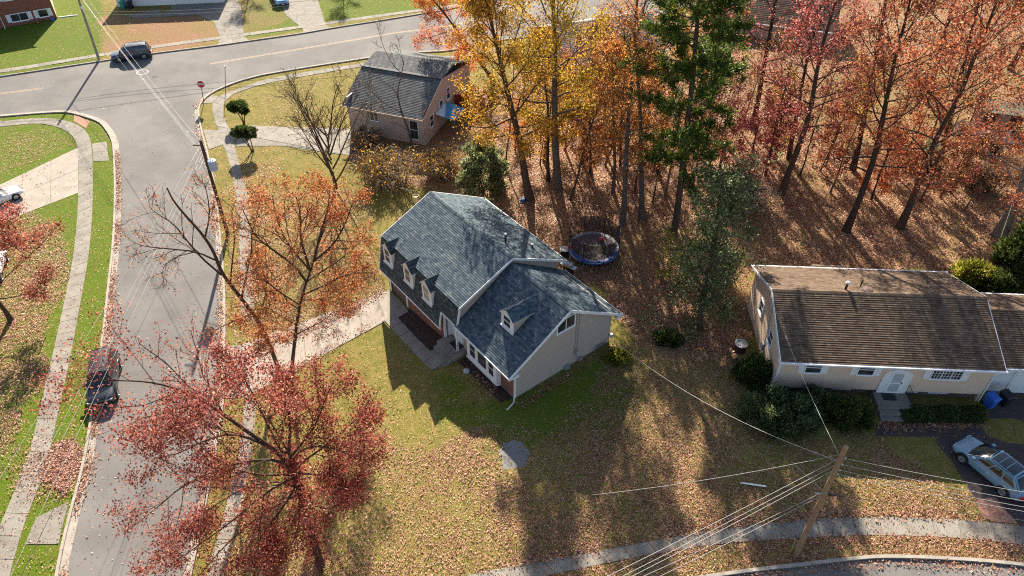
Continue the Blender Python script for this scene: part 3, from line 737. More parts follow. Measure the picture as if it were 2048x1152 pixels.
# stoop and steps
mb = MB(); mb.box(HM, -7.85, -5.6, -1.2, .1, -1.1, .10); mb.box(HM, -7.7, -5.7, -1.6, -1.2, -1.1, -.10); mb.box(HM, -7.6, -5.7, -2.0, -1.6, -1.1, -.30); mb.build('stoop', MAT['concrete'], house)
mb = MB(); mb.box(HM, -7.1, -6.1, -.6, 0, .105, .125); mb.build('door_mat', MAT['plastic_black'], house)
mb = MB(); rl = [HM(-5.75, -2.0, .42), HM(-5.75, -1.55, .75), HM(-5.75, -1.1, .98), HM(-5.75, -.6, 1.0)]
mb.tube(rl, .022, 6); mb.tube([p - V3([0, 0, .62]) for p in rl], .014, 5)
for t in np.linspace(0, 1, 9): p = V3([np.interp(t * 3, range(4), [q[i] for q in rl]) for i in range(3)]); mb.tube([p, p - V3([0, 0, .78])], .012, 5)
mb.build('railing', MAT['black_metal'], house)
# box bay with three windows
mb = MB(); mb.box(HM, -5.0, -1.55, -.42, .02, .25, 2.72); mb.prism([HM(-5.05, -.47, .25), HM(-1.5, -.47, .25), HM(-1.5, .0, .05), HM(-5.05, .0, .05)], [0, 0, .2]); bay = mb.build('bay_window', MAT['white'], house)
for a, b, r_ in ((-4.62, -3.98, 2), (-3.66, -2.68, 1), (-2.40, -1.86, 2)):
    for j in range(r_):
        h_ = (2.12 - .82) / r_; g_ = MB(); g_.box(fF, a, b, .424, .435, .82 + j * h_ + .02, .82 + (j + 1) * h_ - .02); g_.build('pane', MAT['glass'], bay)
    g_ = MB(); e_ = .05
    g_.box(fF, a - e_, b + e_, .42, .46, .77, .83); g_.box(fF, a - e_, b + e_, .42, .46, 2.11, 2.17); g_.box(fF, a - e_, a, .42, .46, .83, 2.11); g_.box(fF, b, b + e_, .42, .46, .83, 2.11)
    if r_ == 2: g_.box(fF, a, b, .42, .455, 1.445, 1.495)
    g_.build('window_frame', MAT['white'], bay)
window(house, fE, 3.55, 5.05, 4.1, 5.1, .02, 2, 1, fw=.09)
# roofs: deck slabs, shingles, ridge caps
def plane(u0, u1, wA, zA, wB, zB):
    """roof plane from eave (wA, zA) up to (wB, zB); returns origin, along, up-slope, length, slope length"""
    p = HM(u0, wA, zA); up = HM(u0, wB, zB) - p
    return p, U_, up, u1 - u0, np.linalg.norm(up)
def deck(mb, u0, u1, wA, zA, wB, zB, t=.1):
    mb.prism([HM(u0, wA, zA), HM(u1, wA, zA), HM(u1, wB, zB), HM(u0, wB, zB)], [0, 0, -t])
mb = MB()
mfz = lambda z: -.3 + (-.85 + .3) * (MBK - z) / (MBK - MBO)
deck(mb, UL_ - .1, UM + .1, -.3, MBK, WR, MZ); deck(mb, UL_ - .1, UM + .1, RE, ME, WR, MZ)
mb.prism([HM(UL_ - .1, mfz(MBO), MBO), HM(-7.85, mfz(MBO), MBO), HM(-7.85, mfz(2.62), 2.62), HM(UM + .1, mfz(2.62), 2.62), HM(UM + .1, -.3, MBK), HM(UL_ - .1, -.3, MBK)], W_ * .1)
deck(mb, UM, .3, FE, WE, WR, WZ); deck(mb, UM, .3, RE, WE - .1, WR, WZ)
roof = mb.build('roof', MAT['shingle_dark'], house)
mb = MB()
p, ex, up, L, S = plane(UL_ - .1, UM + .1, -.3, MBK, WR, MZ); shingles(mb, p, ex, up, [(0, 0), (L, 0), (L, S), (0, S)], .16, .30, 1)
p, ex, up, L, S = plane(UL_ - .1, UM + .1, RE, ME, WR, MZ); shingles(mb, p, ex, up, [(0, 0), (L, 0), (L, S), (0, S)], .16, .30, 2)
p, ex, up, L, S = plane(UM, .32, FE, WE, WR, WZ); shingles(mb, p, ex, up, [(0, 0), (L, 0), (L, S), (0, S)], .16, .30, 3)
p, ex, up, L, S = plane(UM, .32, RE, WE - .1, WR, WZ); shingles(mb, p, ex, up, [(0, 0), (L, 0), (L, S), (0, S)], .16, .30, 4)
for u0, u1, zz in ((UL_ - .1, UM + .1, MZ), (UM, .32, WZ)):
    a = u0
    while a < u1 - .05:
        b = min(a + .24, u1); g_ = rg.beta(3, 2); c = (g_,) * 3
        for sgn in (-1, 1):
            mb.add([HM(a, WR, zz + .045), HM(b, WR, zz + .03), HM(b, WR + sgn * .16, zz - .045), HM(a, WR + sgn * .16, zz - .035)], [(0, 1, 2, 3)], c)
        a += .22
o = mb.build('shingles', MAT['shingle_blue'], roof, col=True, fix=False); o['kind'] = 'stuff'
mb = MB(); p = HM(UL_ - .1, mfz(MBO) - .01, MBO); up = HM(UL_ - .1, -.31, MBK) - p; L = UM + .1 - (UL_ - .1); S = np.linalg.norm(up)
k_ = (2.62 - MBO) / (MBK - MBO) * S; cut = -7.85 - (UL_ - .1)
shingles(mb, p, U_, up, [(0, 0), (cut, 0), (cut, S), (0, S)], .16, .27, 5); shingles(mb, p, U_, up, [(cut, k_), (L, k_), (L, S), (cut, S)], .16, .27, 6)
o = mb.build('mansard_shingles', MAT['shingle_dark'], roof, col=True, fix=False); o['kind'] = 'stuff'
# white rake boards, gutters and downspouts
mb = MB()
def rake(u, pts, h=.2, t=.05):
    for a, b in zip(pts[:-1], pts[1:]): bar(mb, HM(u, *a), HM(u, *b), t, h, shift=-.05)
rake(.34, [(FE - .02, WE - .03), (WR, WZ - .03)]); rake(.34, [(WR, WZ - .03), (RE + .02, WE - .12)])
rake(UM + .14, [(mfz(2.6) - .03, 2.58), (-.33, MBK - .02), (WR, MZ - .04), (RE, ME - .02)], .18)
rake(UL_ - .14, [(mfz(MBO) - .03, MBO), (-.33, MBK - .02), (WR, MZ - .04), (RE, ME - .02)], .18)
bar(mb, HM(UL_ - .1, mfz(MBO) - .02, MBO - .06), HM(-7.85, mfz(MBO) - .02, MBO - .06), .06, .12)
bar(mb, HM(-7.85, mfz(MBO) - .02, MBO - .1), HM(-7.85, mfz(2.62) - .02, 2.62), .07, .12, W_)
bar(mb, HM(UM, FE - .05, WE - .09), HM(.36, FE - .05, WE - .09), .1, .11); bar(mb, HM(UM, RE + .05, WE - .2), HM(.36, RE + .05, WE - .2), .1, .11)
bar(mb, HM(UL_, RE + .05, ME - .1), HM(UM + .1, RE + .05, ME - .1), .1, .11)
mb.prism([HM(.36, RE + .12, WE - .28), HM(.36, RE - .5, WE - .05), HM(.36, RE - .5, WE - .4)], U_ * -.12)
mb.prism([HM(.36, FE - .1, WE - .2), HM(.36, .05, WE - .02), HM(.36, .05, WE - .32)], U_ * -.12)
mb.build('trim', MAT['white'], house)
mb = MB(); mb.box(HM, -5.9, .02, FE + .05, .02, WE - .2, WE - .16); mb.box(HM, -.06, .05, -.06, .04, .1, 2.8); mb.build('soffit', MAT['white'], house)
mb = MB(); mb.tube([HM(.05, FE, WE - .15), HM(.06, -.12, WE - .45), HM(.06, -.12, .25), HM(.3, -.35, .1), HM(.5, -1.1, .06)], .045, 6); mb.build('downspout', MAT['white'], house)
# dormers
def dormer(u, wid, w0, z0, zt, zr, back_w, back_z, shm, cheek):
    """front face centred at u on plane w=w0 from z0 to eaves zt, ridge zr; ridge runs back to (back_w, back_z)"""
    h_ = wid / 2; mb = MB()
    face = [HM(u - h_, w0, z0), HM(u + h_, w0, z0), HM(u + h_, w0, zt), HM(u, w0, zr), HM(u - h_, w0, zt)]
    mb.prism(face, W_ * .08)
    o = mb.build('dormer', MAT['white'], house)
    mb = MB()
    for s in (-1, 1): mb.prism([HM(u + s * h_, w0 + .05, z0), HM(u + s * h_, w0 + .05, zt), HM(u + s * h_, back_w - .6, zt)], U_ * (-s * .05))
    mb.build('cheek', MAT[cheek], o)
    mb = MB(); d2 = MB()
    for s in (-1, 1):
        pe = HM(u + s * (h_ + .12), w0 - .1, zt - .1); pr_ = HM(u, w0 - .1, zr + .03)
        up = pr_ - pe; S = np.linalg.norm(up); L = back_w - w0 + .1
        shingles(mb, pe, W_, up, [(0, 0), (max(.3, L - (S * .55)), 0), (L, S), (0, S)], .15, .28, int(u * 10) % 97 + s)
        d2.prism([pe, pe + W_ * max(.3, L - S * .5), pr_ + W_ * L, pr_], [0, 0, -.05])
    d2.build('dormer_roof', MAT['white'], o)
    q = mb.build('dormer_shingles', MAT[shm], o, col=True, fix=False); q['kind'] = 'stuff'
    ww = wid * .27; fD = lambda s, o_, z: HM(u + s, w0 - o_, z)
    fz0, fz1 = z0 + .28, zt - .06
    mb = MB(); fw = .07
    for bx_ in ((-ww - fw, ww + fw, fz0 - fw, fz0), (-ww - fw, ww + fw, fz1, fz1 + fw), (-ww - fw, -ww, fz0, fz1), (ww, ww + fw, fz0, fz1), (-ww, ww, (fz0 + fz1) / 2 - .03, (fz0 + fz1) / 2 + .03)):
        mb.box(fD, bx_[0], bx_[1], .0, .05, bx_[2], bx_[3])
    mb.box(fD, -h_ - .04, h_ + .04, 0, .09, z0 - .06, z0 + .05); mb.build('window_frame', MAT['white'], o)
    mb = MB(); mb.box(fD, -ww, ww, .003, .02, fz0, (fz0 + fz1) / 2 - .03); mb.build('pane', MAT['glass'], o)
    mb = MB(); mb.box(fD, -ww, ww, .003, .02, (fz0 + fz1) / 2 + .03, fz1); mb.build('pane', MAT['glass'], o)
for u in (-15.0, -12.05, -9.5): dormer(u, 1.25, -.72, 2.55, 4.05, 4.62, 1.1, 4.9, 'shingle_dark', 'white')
dormer(-2.45, 1.3, 1.25, 4.0, 5.2, 5.72, 3.9, 5.7, 'shingle_blue', 'siding_tan')
# roof vents, meter, conduits, basement hatch
for u, w, h_ in ((-8.3, 5.6, .75), (-7.6, 7.6, .35)):
    mb = MB(); z = mroof_z(w); mb.lathe(HM(u, w, z - .05), [(.09, 0), (.075, .1), (.075, h_), (.02, h_ + .01)], 10); o = mb.build('vent_pipe', MAT['black_metal'], house)
    mb = MB(); mb.lathe(HM(u, w, z + h_ - .06), [(.10, 0), (.11, .08), (.03, .11)], 10); mb.build('vent_cap', MAT['alu'], o)
mb = MB(); mb.box(fE, 5.25, 5.5, .02, .14, 1.05, 1.4); mb.lathe(fE(5.37, .13, 1.25), [(.1, 0), (.1, .1), (.03, .12)], 12, ax=U_); mb.build('electric_meter', MAT['grey_metal'], house)
mb = MB(); mb.tube([fE(5.3, .05, 1.4), fE(5.3, .05, 5.3), fE(5.3, .12, 5.42)], .02, 6); mb.tube([fE(5.5, .05, .35), fE(5.55, .05, 5.1)], .018, 6); mb.build('conduit', MAT['grey_metal'], house)
for bx_ in ((4.3, 4.75, .0, .3, .12, .4), (5.6, 6.0, .0, .25, .2, .42), (7.4, 8.7, -.02, .06, .14, .55)): mb = MB(); mb.box(fE, *bx_); mb.build('utility_box', MAT['grey_metal'], house)
mb = MB(); mb.lathe(fE(8.75, .2, .8), [(.16, 0), (.18, .1), (.12, .25)], 10); mb.build('hose_reel', MAT['grey_metal'], house)
# front walk in shade, bed between walk and wall
e = empty('front_walk', (0, 0, 0), kind='structure')
wa = [G(767.8, 640), G(863.5, 741.6)]; wb = [G(789, 628.5), G(885, 729)]
for i in range(6):
    t0, t1 = i / 6 + .003, (i + 1) / 6 - .003; f_ = lambda s, t: (wa[0] + (wa[1] - wa[0]) * t) * (1 - s) + (wb[0] + (wb[1] - wb[0]) * t) * s
    q = [f_(0, t0), f_(1, t0), f_(1, t1), f_(0, t1)]
    mb = MB(); mb.add([(p[0], p[1], T(p[0]) + .045 + rg.normal(0, .008)) for p in q] + [(p[0], p[1], T(p[0]) - .06) for p in q], [(0, 1, 2, 3), (0, 4, 5, 1), (1, 5, 6, 2), (2, 6, 7, 3), (3, 7, 4, 0)]); mb.build('slab', MAT['concrete'], e)
def bedpts(uw): return [tuple(HM(u, w, 0)) for u, w in uw]
sheet('planting_bed', bedpts([(-13.0, -1.75), (-7.8, -1.75), (-7.8, -.36), (-13.0, -.36)]), .02, MAT['mulch'], world=True)
sheet('planting_bed', bedpts([(-5.4, -1.0), (-.3, -1.0), (-.1, -.05), (-5.4, -.05)]), .02, MAT['mulch'], world=True)

# ------------------------------------------------------------------ the cream house with the brown roof on the right
an = math.radians(-3.2); RX = V3([math.cos(an), math.sin(an), 0]); RY = V3([-math.sin(an), math.cos(an), 0])
RO = V3([17.85, 33.72, 0])
def RH(a, b, z): return RO + RX * a + RY * b + V3([0, 0, z])
rfF = lambda s, o, z: RH(s, -o, z)
rfL = lambda s, o, z: RH(-o, s, z)
RW, RD, REZ, RRZ = 13.85, 9.0, 3.55, 5.52
rh = empty('suburban_house', RH(7, 4, 0), 'cream sided house with a brown shingle roof and white shuttered windows', 'house')
mb = MB(); siding(mb, rfF, [(0, .8), (RW, .8), (RW, REZ - .05), (0, REZ - .05)], .135); wallslab(mb, rfF, [(0, .8), (RW, .8), (RW, REZ - .05), (0, REZ - .05)])
gl = [(0, .0), (RD, .0), (RD, REZ - .05), (RD / 2, RRZ - .12), (0, REZ - .05)]
mb.box(RH, .0, RW, -.015, .3, .74, .8); mb.build('wall', MAT['siding_cream'], rh)
mb = MB(); siding(mb, rfL, gl, .135); wallslab(mb, rfL, gl); mb.build('gable_wall', MAT['siding_cream'], rh)
mb = MB(); wallslab(mb, lambda s, o, z: RH(RW + o, s, z), gl); mb.build('wall', MAT['siding_cream'], rh); mb = MB(); mb.box(RH, .1, RW - .1, RD - .12, RD, 0, REZ - .05); mb.build('wall', MAT['siding_cream'], rh)
mb = MB(); mb.box(RH, .15, RW - .1, .3, .5, -.2, .8); mb.build('brick_wall', MAT['brick_brown'], rh)
for s in (1.2, 4.1, 8.6, 10.6): window(rh, rfF, s, s + 1.25, .42, .68, -.29, 2, 1, fw=.04, depth=.04)
rfz = lambda b: REZ + (RRZ - REZ) * (b + .45) / (RD / 2 + .45)
mb = MB()
for b0, b1 in ((-.45, RD / 2), (RD + .45, RD / 2)):
    mb.prism([RH(-.2, b0, REZ), RH(RW + .25, b0, REZ), RH(RW + .25, b1, RRZ), RH(-.2, b1, RRZ)], [0, 0, -.1])
roof = mb.build('roof', MAT['shingle_brown'], rh)
mb = MB()
for k_, b0 in enumerate((-.45, RD + .45)):
    p = RH(-.22, b0, REZ); up = RH(-.22, RD / 2, RRZ) - p
    shingles(mb, p, RX, up, [(0, 0), (RW + .47, 0), (RW + .47, np.linalg.norm(up)), (0, np.linalg.norm(up))], .165, .305, 20 + k_, lift=.028)
a = -.2
while a < RW + .2:
    g_ = rg.beta(4, 2)
    for sg in (-1, 1): mb.add([RH(a, RD / 2, RRZ + .05), RH(a + .26, RD / 2, RRZ + .035), RH(a + .26, RD / 2 + sg * .18, RRZ - .04), RH(a, RD / 2 + sg * .18, RRZ - .03)], [(0, 1, 2, 3)], (g_,) * 3)
    a += .24
o = mb.build('shingles', MAT['shingle_brown'], roof, col=True, fix=False); o['kind'] = 'stuff'
for b0 in (-.52, RD + .52): mb = MB(); bar(mb, RH(-.3, b0, REZ - .06), RH(RW + .35, b0, REZ - .06), .14, .13); mb.build('gutter', MAT['alu'], rh)
mb = MB()
for u in (-.24, RW + .28):
    bar(mb, RH(u, -.48, REZ - .04), RH(u, RD / 2, RRZ - .04), .05, .19, shift=-.05); bar(mb, RH(u, RD / 2, RRZ - .04), RH(u, RD + .48, REZ - .04), .05, .19, shift=-.05)
mb.box(RH, .02, RW, -.46, .0, REZ - .2, REZ - .16); mb.box(RH, -.05, .06, -.05, .05, .74, REZ - .1); mb.build('trim', MAT['white'], rh)
mb = MB(); mb.tube([RH(-.05, -.5, REZ - .1), RH(-.08, -.06, REZ - .4), RH(-.08, -.06, .15), RH(-.35, -.3, .06)], .045, 6); mb.tube([RH(RW + .3, -.5, REZ - .12), RH(RW + .06, -.06, REZ - .5), RH(RW + .06, -.06, .1)], .045, 6); mb.build('downspout', MAT['white'], rh)
for s in (1.7, 5.15): window(rh, rfF, s, s + 1.0, 2.25, 3.2, .02, 1, 2); shutters(rh, rfF, s, s + 1.0, 2.18, 3.28, .38)
window(rh, rfF, 9.95, 11.85, 2.15, 3.15, .02, 3, 1, muntins=(3, 4)); shutters(rh, rfF, 9.95, 11.85, 2.05, 3.25, .42)
for s in (2.7, 5.9): window(rh, rfL, s - .4, s + .4, 2.1, 3.1, .02, 1, 2)
# arched door surround, storm door, stoop
mb = MB(); c_ = 7.85; arch = [(c_ - .95, .55), (c_ + .95, .55), (c_ + .95, 2.3)] + [(c_ + .95 * math.cos(t), 2.3 + .55 * math.sin(t)) for t in np.linspace(.12, math.pi - .12, 9)] + [(c_ - .95, 2.3)]
mb.prism([rfF(p[0], .015, p[1]) for p in arch], -RY * .07); mb.build('door_surround', MAT['white'], rh)
mb = MB(); fz = .62
for bx_ in ((-.46, .46, 0, .14), (-.46, .46, 1.92, 2.04), (-.46, -.34, .14, 1.92), (.34, .46, .14, 1.92), (-.34, .34, .93, 1.02)): mb.box(rfF, c_ + bx_[0], c_ + bx_[1], .085, .13, fz + bx_[2], fz + bx_[3])
dr = mb.build('storm_door', MAT['door_white'], rh)
for a, b in ((.14, .93), (1.02, 1.92)):
    mb = MB(); mb.box(rfF, c_ - .34, c_ + .34, .09, .105, fz + a, fz + b); mb.build('pane', simple('door_glass', (.45, .48, .50), .15, .1, 2, spec=.6) if 'door_glass' not in bpy.data.materials else bpy.data.materials['door_glass'], dr)
mb = MB(); mb.box(rfF, c_ + .36, c_ + .42, .13, .17, fz + .95, fz + 1.1); mb.build('handle', MAT['black_metal'], dr)
mb = MB(); mb.box(RH, 6.7, 8.95, -1.35, .25, -.1, .58); mb.box(RH, 6.75, 8.85, -1.75, -1.35, -.1, .38); mb.box(RH, 6.75, 8.85, -2.12, -1.75, -.1, .18); mb.build('stoop', MAT['concrete'], rh)
mb = MB(); mb.box(RH, 7.2, 8.1, -.75, -.15, .585, .60); mb.build('door_mat', MAT['plastic_black'], rh)
mb = MB(); mb.tube([RH(8.85, -.1, 1.45), RH(8.85, -1.2, 1.45), RH(8.85, -2.0, 1.05)], .022, 6); mb.tube([RH(8.85, -.1, .75), RH(8.85, -1.2, .75), RH(8.85, -2.0, .35)], .015, 5)
for b_, z0, z1 in [(-.1 - .2 * i, .58, 1.45) for i in range(6)] + [(-1.5, .38, 1.3), (-1.75, .38, 1.18), (-2.0, .18, 1.05)]: mb.tube([RH(8.85, b_, z0), RH(8.85, b_, z1)], .012, 5)
mb.build('railing', MAT['black_metal'], rh)
mb = MB(); mb.lathe(rfF(8.15, .02, 3.25), [(.06, 0), (.10, .06), (.10, .2), (.04, .26)], 10, ax=-RY); mb.build('porch_light', MAT['grey_metal'], rh)
z = rfz(3.9) - .02
mb = MB(); mb.lathe(RH(4.9, RD / 2 + .5, RRZ - .3), [(.10, 0), (.085, .1), (.085, .75), (.03, .76)], 10); o = mb.build('vent_pipe', MAT['black_metal'], rh)
mb = MB(); mb.lathe(RH(4.9, RD / 2 + .5, RRZ + .38), [(.13, 0), (.16, .06), (.10, .14), (.03, .16)], 12); mb.build('vent_cap', MAT['alu'], o)
mb = MB(); mb.lathe(RH(6.3, RD / 2 + .35, RRZ - .2), [(.36, 0), (.38, .14), (.3, .24), (.1, .3)], 14); mb.build('roof_vent', MAT['brick_brown'], rh)
mb = MB(); mb.tube([RH(6.2, RD / 2 + 1.2, RRZ - .6), RH(6.2, RD / 2 + 1.2, RRZ + .15)], .05, 8); mb.build('vent_pipe', MAT['black_metal'], rh)
mb = MB(); mb.tube([rfL(4.3, .05, RRZ - .5), rfL(3.5, .05, 2.2), rfL(3.5, .05, .9)], .03, 6); mb.box(rfL, 3.35, 3.7, .0, .16, .7, 1.3); mb.build('electric_meter', MAT['grey_metal'], rh)
# garage wing on the right end
mb = MB(); mb.box(RH, RW + .06, RW + 7, 1.0, 1.15, -.1, 2.75); mb.build('garage_wall', MAT['siding_white'], rh)
mb = MB(); mb.box(RH, RW + 2.2, RW + 5.4, .93, 1.0, 0, 2.15)
for i in range(4): mb.box(RH, RW + 2.3, RW + 5.3, .905, .93, .06 + i * .52, .52 + i * .52)
mb.build('garage_door', MAT['white'], rh)
mb = MB(); mb.prism([RH(RW + .3, .6, 2.75), RH(RW + 7.2, .6, 2.75), RH(RW + 7.2, 4.4, 4.5), RH(RW + .3, 4.4, 4.5)], [0, 0, -.1]); mb.prism([RH(RW + .3, 8.0, 2.85), RH(RW + 7.2, 8.0, 2.85), RH(RW + 7.2, 4.4, 4.5), RH(RW + .3, 4.4, 4.5)], [0, 0, -.1])
r2 = mb.build('garage_roof', MAT['shingle_brown'], rh); mb = MB()
for k_, (b0, z0) in enumerate(((.6, 2.75), (8.0, 2.85))):
    p = RH(RW + .3, b0, z0); up = RH(RW + .3, 4.4, 4.5) - p
    shingles(mb, p, RX, up, [(0, 0), (6.9, 0), (6.9, np.linalg.norm(up)), (0, np.linalg.norm(up))], .165, .305, 30 + k_, lift=.028)
o = mb.build('shingles', MAT['shingle_brown'], r2, col=True, fix=False); o['kind'] = 'stuff'
for b0, z0 in ((.53, 2.69), (8.07, 2.8)): mb = MB(); bar(mb, RH(RW + .3, b0, z0), RH(RW + 7.2, b0, z0), .13, .12); mb.build('gutter', MAT['alu'], rh)
# little timber deck behind it
dk = empty('timber_deck', G(1685, 520), 'small weathered timber deck railing behind the brown roof of the cream house', 'deck')
q = RH(5.2, RD + 1.6, 0); fr = frame(q, RX, RY)
mb = MB(); mb.box(fr, -.2, 2.7, -1.1, 1.3, .7, .8); mb.build('deck_floor', MAT['deck_wood'], dk)
for a, b in ((0, 1.2), (2.5, 1.2), (0, -1), (2.5, -1), (1.25, 1.2)): mb = MB(); mb.box(fr, a - .06, a + .06, b - .06, b + .06, 0, 1.95); mb.build('post', MAT['deck_wood'], dk)
mb = MB(); bar(mb, fr(0, 1.2, 1.95), fr(2.5, 1.2, 1.95), .12, .06); bar(mb, fr(0, 1.2, 1.95), fr(0, -1, 1.95), .12, .06); bar(mb, fr(2.5, 1.2, 1.95), fr(2.5, -1, 1.95), .12, .06)
for i in range(14): mb.box(fr, .1 + i * .18, .16 + i * .18, 1.17, 1.22, .8, 1.92)
mb.build('deck_rail', MAT['deck_wood'], dk)
mb = MB(); mb.prism([fr(2.6, .2, .8), fr(3.6, .2, .05), fr(3.6, .2, -.05), fr(2.6, .2, .6)], RY * .9); mb.build('steps', MAT['deck_wood'], dk)

# ------------------------------------------------------------------ the grey-roofed house at the back
BO = GZ(685.5, 210.3, 2.2); BX = nrm([8.9, -3.28, 0]); BY = V3([-BX[1], BX[0], 0]); BO = V3([BO[0], BO[1], 0])
def BH(a, b, z): return BO + BX * a + BY * b + V3([0, 0, z])
BLn = 9.2; bfR = lambda s, o, z: BH(BLn + o, s, z); bfF = lambda s, o, z: BH(s, -o, z)
bh = empty('suburban_house', BH(5, 6, -1), 'pinkish beige house with grey shingle gambrel roof and red deck', 'house')
EZ, RZ = 2.25, 4.45
mb = MB(); siding(mb, bfF, [(0.3, -1.1), (BLn, -1.1), (BLn, EZ), (0.3, EZ)], .14, -.35); wallslab(mb, bfF, [(0.3, -1.1), (BLn, -1.1), (BLn, EZ), (.3, EZ)], .12, -.36); mb.build('wall', MAT['siding_pink'], bh)
gp = [(.35, -1.1), (12.6, -1.1), (12.6, 3.0), (9.0, 3.0), (7.0, 3.9), (5.0, RZ - .1), (.35, EZ)]
mb = MB(); siding(mb, bfR, [(.35, -1.1), (12.6, -1.1), (12.6, 3.0), (.35, 3.0)], .14); siding(mb, bfR, [(1.9, 3.0), (9, 3.0), (7.0, 3.75), (5.0, RZ - .1)], .14); wallslab(mb, bfR, [(.35, -1.1), (12.6, -1.1), (12.6, 3.0), (5, RZ - .1), (.35, EZ)]); mb.build('gable_wall', MAT['siding_pink'], bh)
mb = MB(); mb.box(BH, .3, .45, .4, 12.4, -1.1, 3.0); mb.build('wall', MAT['siding_pink'], bh); mb = MB(); mb.box(BH, .3, BLn, 12.4, 12.6, -1.1, 3.0); mb.build('wall', MAT['siding_pink'], bh)
mb = MB(); mb.prism([BH(-.1, -.1, EZ), BH(BLn + .15, -.1, EZ), BH(BLn + .15, 5, RZ), BH(-.1, 5, RZ)], [0, 0, -.1]); mb.prism([BH(-.1, 12.9, 3.1), BH(BLn + .15, 12.9, 3.1), BH(BLn + .15, 8.3, RZ + .35), BH(-.1, 8.3, RZ + .35)], [0, 0, -.1]); mb.prism([BH(-.1, 5, RZ), BH(BLn + .15, 5, RZ), BH(BLn + .15, 8.3, RZ + .35), BH(-.1, 8.3, RZ + .35)], [0, 0, -.1])
roof = mb.build('roof', MAT['shingle_grey'], bh); mb = MB()
for k_, (b0, z0, b1, z1) in enumerate(((-.1, EZ, 5, RZ), (5, RZ, 8.3, RZ + .35), (12.9, 3.1, 8.3, RZ + .35))):
    p = BH(-.1, b0, z0); up = BH(-.1, b1, z1) - p; S = np.linalg.norm(up)
    shingles(mb, p, BX, up, [(0, 0), (BLn + .25, 0), (BLn + .25, S), (0, S)], .2, .42, 40 + k_, lift=.02)
o = mb.build('shingles', MAT['shingle_grey'], roof, col=True, fix=False); o['kind'] = 'stuff'
mb = MB(); bar(mb, BH(-.15, 5, RZ + .03), BH(BLn + .2, 5, RZ + .03), .34, .05); mb.build('ridge_vent', MAT['tar'], roof)
mb = MB(); bar(mb, BH(-.15, -.15, EZ - .08), BH(BLn + .2, -.15, EZ - .08), .1, .12); bar(mb, BH(BLn + .18, -.1, EZ - .05), BH(BLn + .18, 5, RZ - .05), .05, .14); mb.build('trim', MAT['siding_cream'], bh)
for s, z0 in ((2.1, .4), (4.6, .9), (6.5, 1.5)): window(bh, bfR, s - .4, s + .4, z0, z0 + 1.25, .02, 1, 2)
window(bh, bfR, 9.3, 10.2, .8, 2.1, .02, 2, 1); window(bh, bfR, 11.1, 12.2, .2, 2.4, .02, 2, 1)
window(bh, bfF, 3.0, 3.9, .9, 1.8, -.33, 2, 1); window(bh, bfF, 7.6, 8.5, -.4, 1.7, -.33, 1, 2)
dk = empty('red_deck', BH(11, 9.5, -1), 'dark red timber deck with steps on the side of the grey-roofed house', 'deck')
mb = MB(); mb.box(BH, BLn + .06, BLn + 3.6, 8.2, 12.2, .1, .25); mb.build('deck_floor', MAT['deck_red'], dk)
mb = MB(); mb.box(BH, BLn + .06, BLn + 3.6, 8.12, 8.19, .2, 1.25); mb.build('rail_panel', MAT['deck_red'], dk); mb = MB(); mb.box(BH, BLn + 3.6, BLn + 3.67, 9.2, 12.2, .2, 1.25); mb.build('rail_panel', MAT['deck_red'], dk)
for a, b in ((.1, 8.15), (3.6, 8.15), (3.63, 12.1), (3.63, 9.2)): mb = MB(); mb.box(BH, BLn + a - .06, BLn + a + .06, b - .06, b + .06, -1.1, 1.35); mb.build('post', MAT['deck_red'], dk)
for i in range(6): mb = MB(); mb.box(BH, BLn + 2.5, BLn + 3.5, 8.1 - .32 * (i + 1), 8.1 - .32 * i, -1.05, .1 - .19 * i); mb.build('step', MAT['deck_red'], dk)
for a in (2.45, 3.55): mb = MB(); bar(mb, BH(BLn + a, 8.1, 1.2), BH(BLn + a, 6.2, 0), .07, .45); mb.build('stair_rail', MAT['deck_red'], dk)
aw = empty('patio_awning', BH(BLn + 1, 4.6, -1), 'blue and white striped awning sheet beside the pinkish house wall', 'awning')
mb = MB(); mb.prism([BH(BLn + .1, 3.0, 1.35), BH(BLn + .1, 5.9, 1.35), BH(BLn + 2.3, 5.9, .95), BH(BLn + 2.3, 3.0, .95)], [0, 0, .05]); mb.build('canopy', MAT['awning'], aw)
for b in (3.1, 5.8): mb = MB(); mb.tube([BH(BLn + 2.2, b, -1.02), BH(BLn + 2.2, b, .96)], .03, 6); mb.build('post', MAT['grey_metal'], aw)
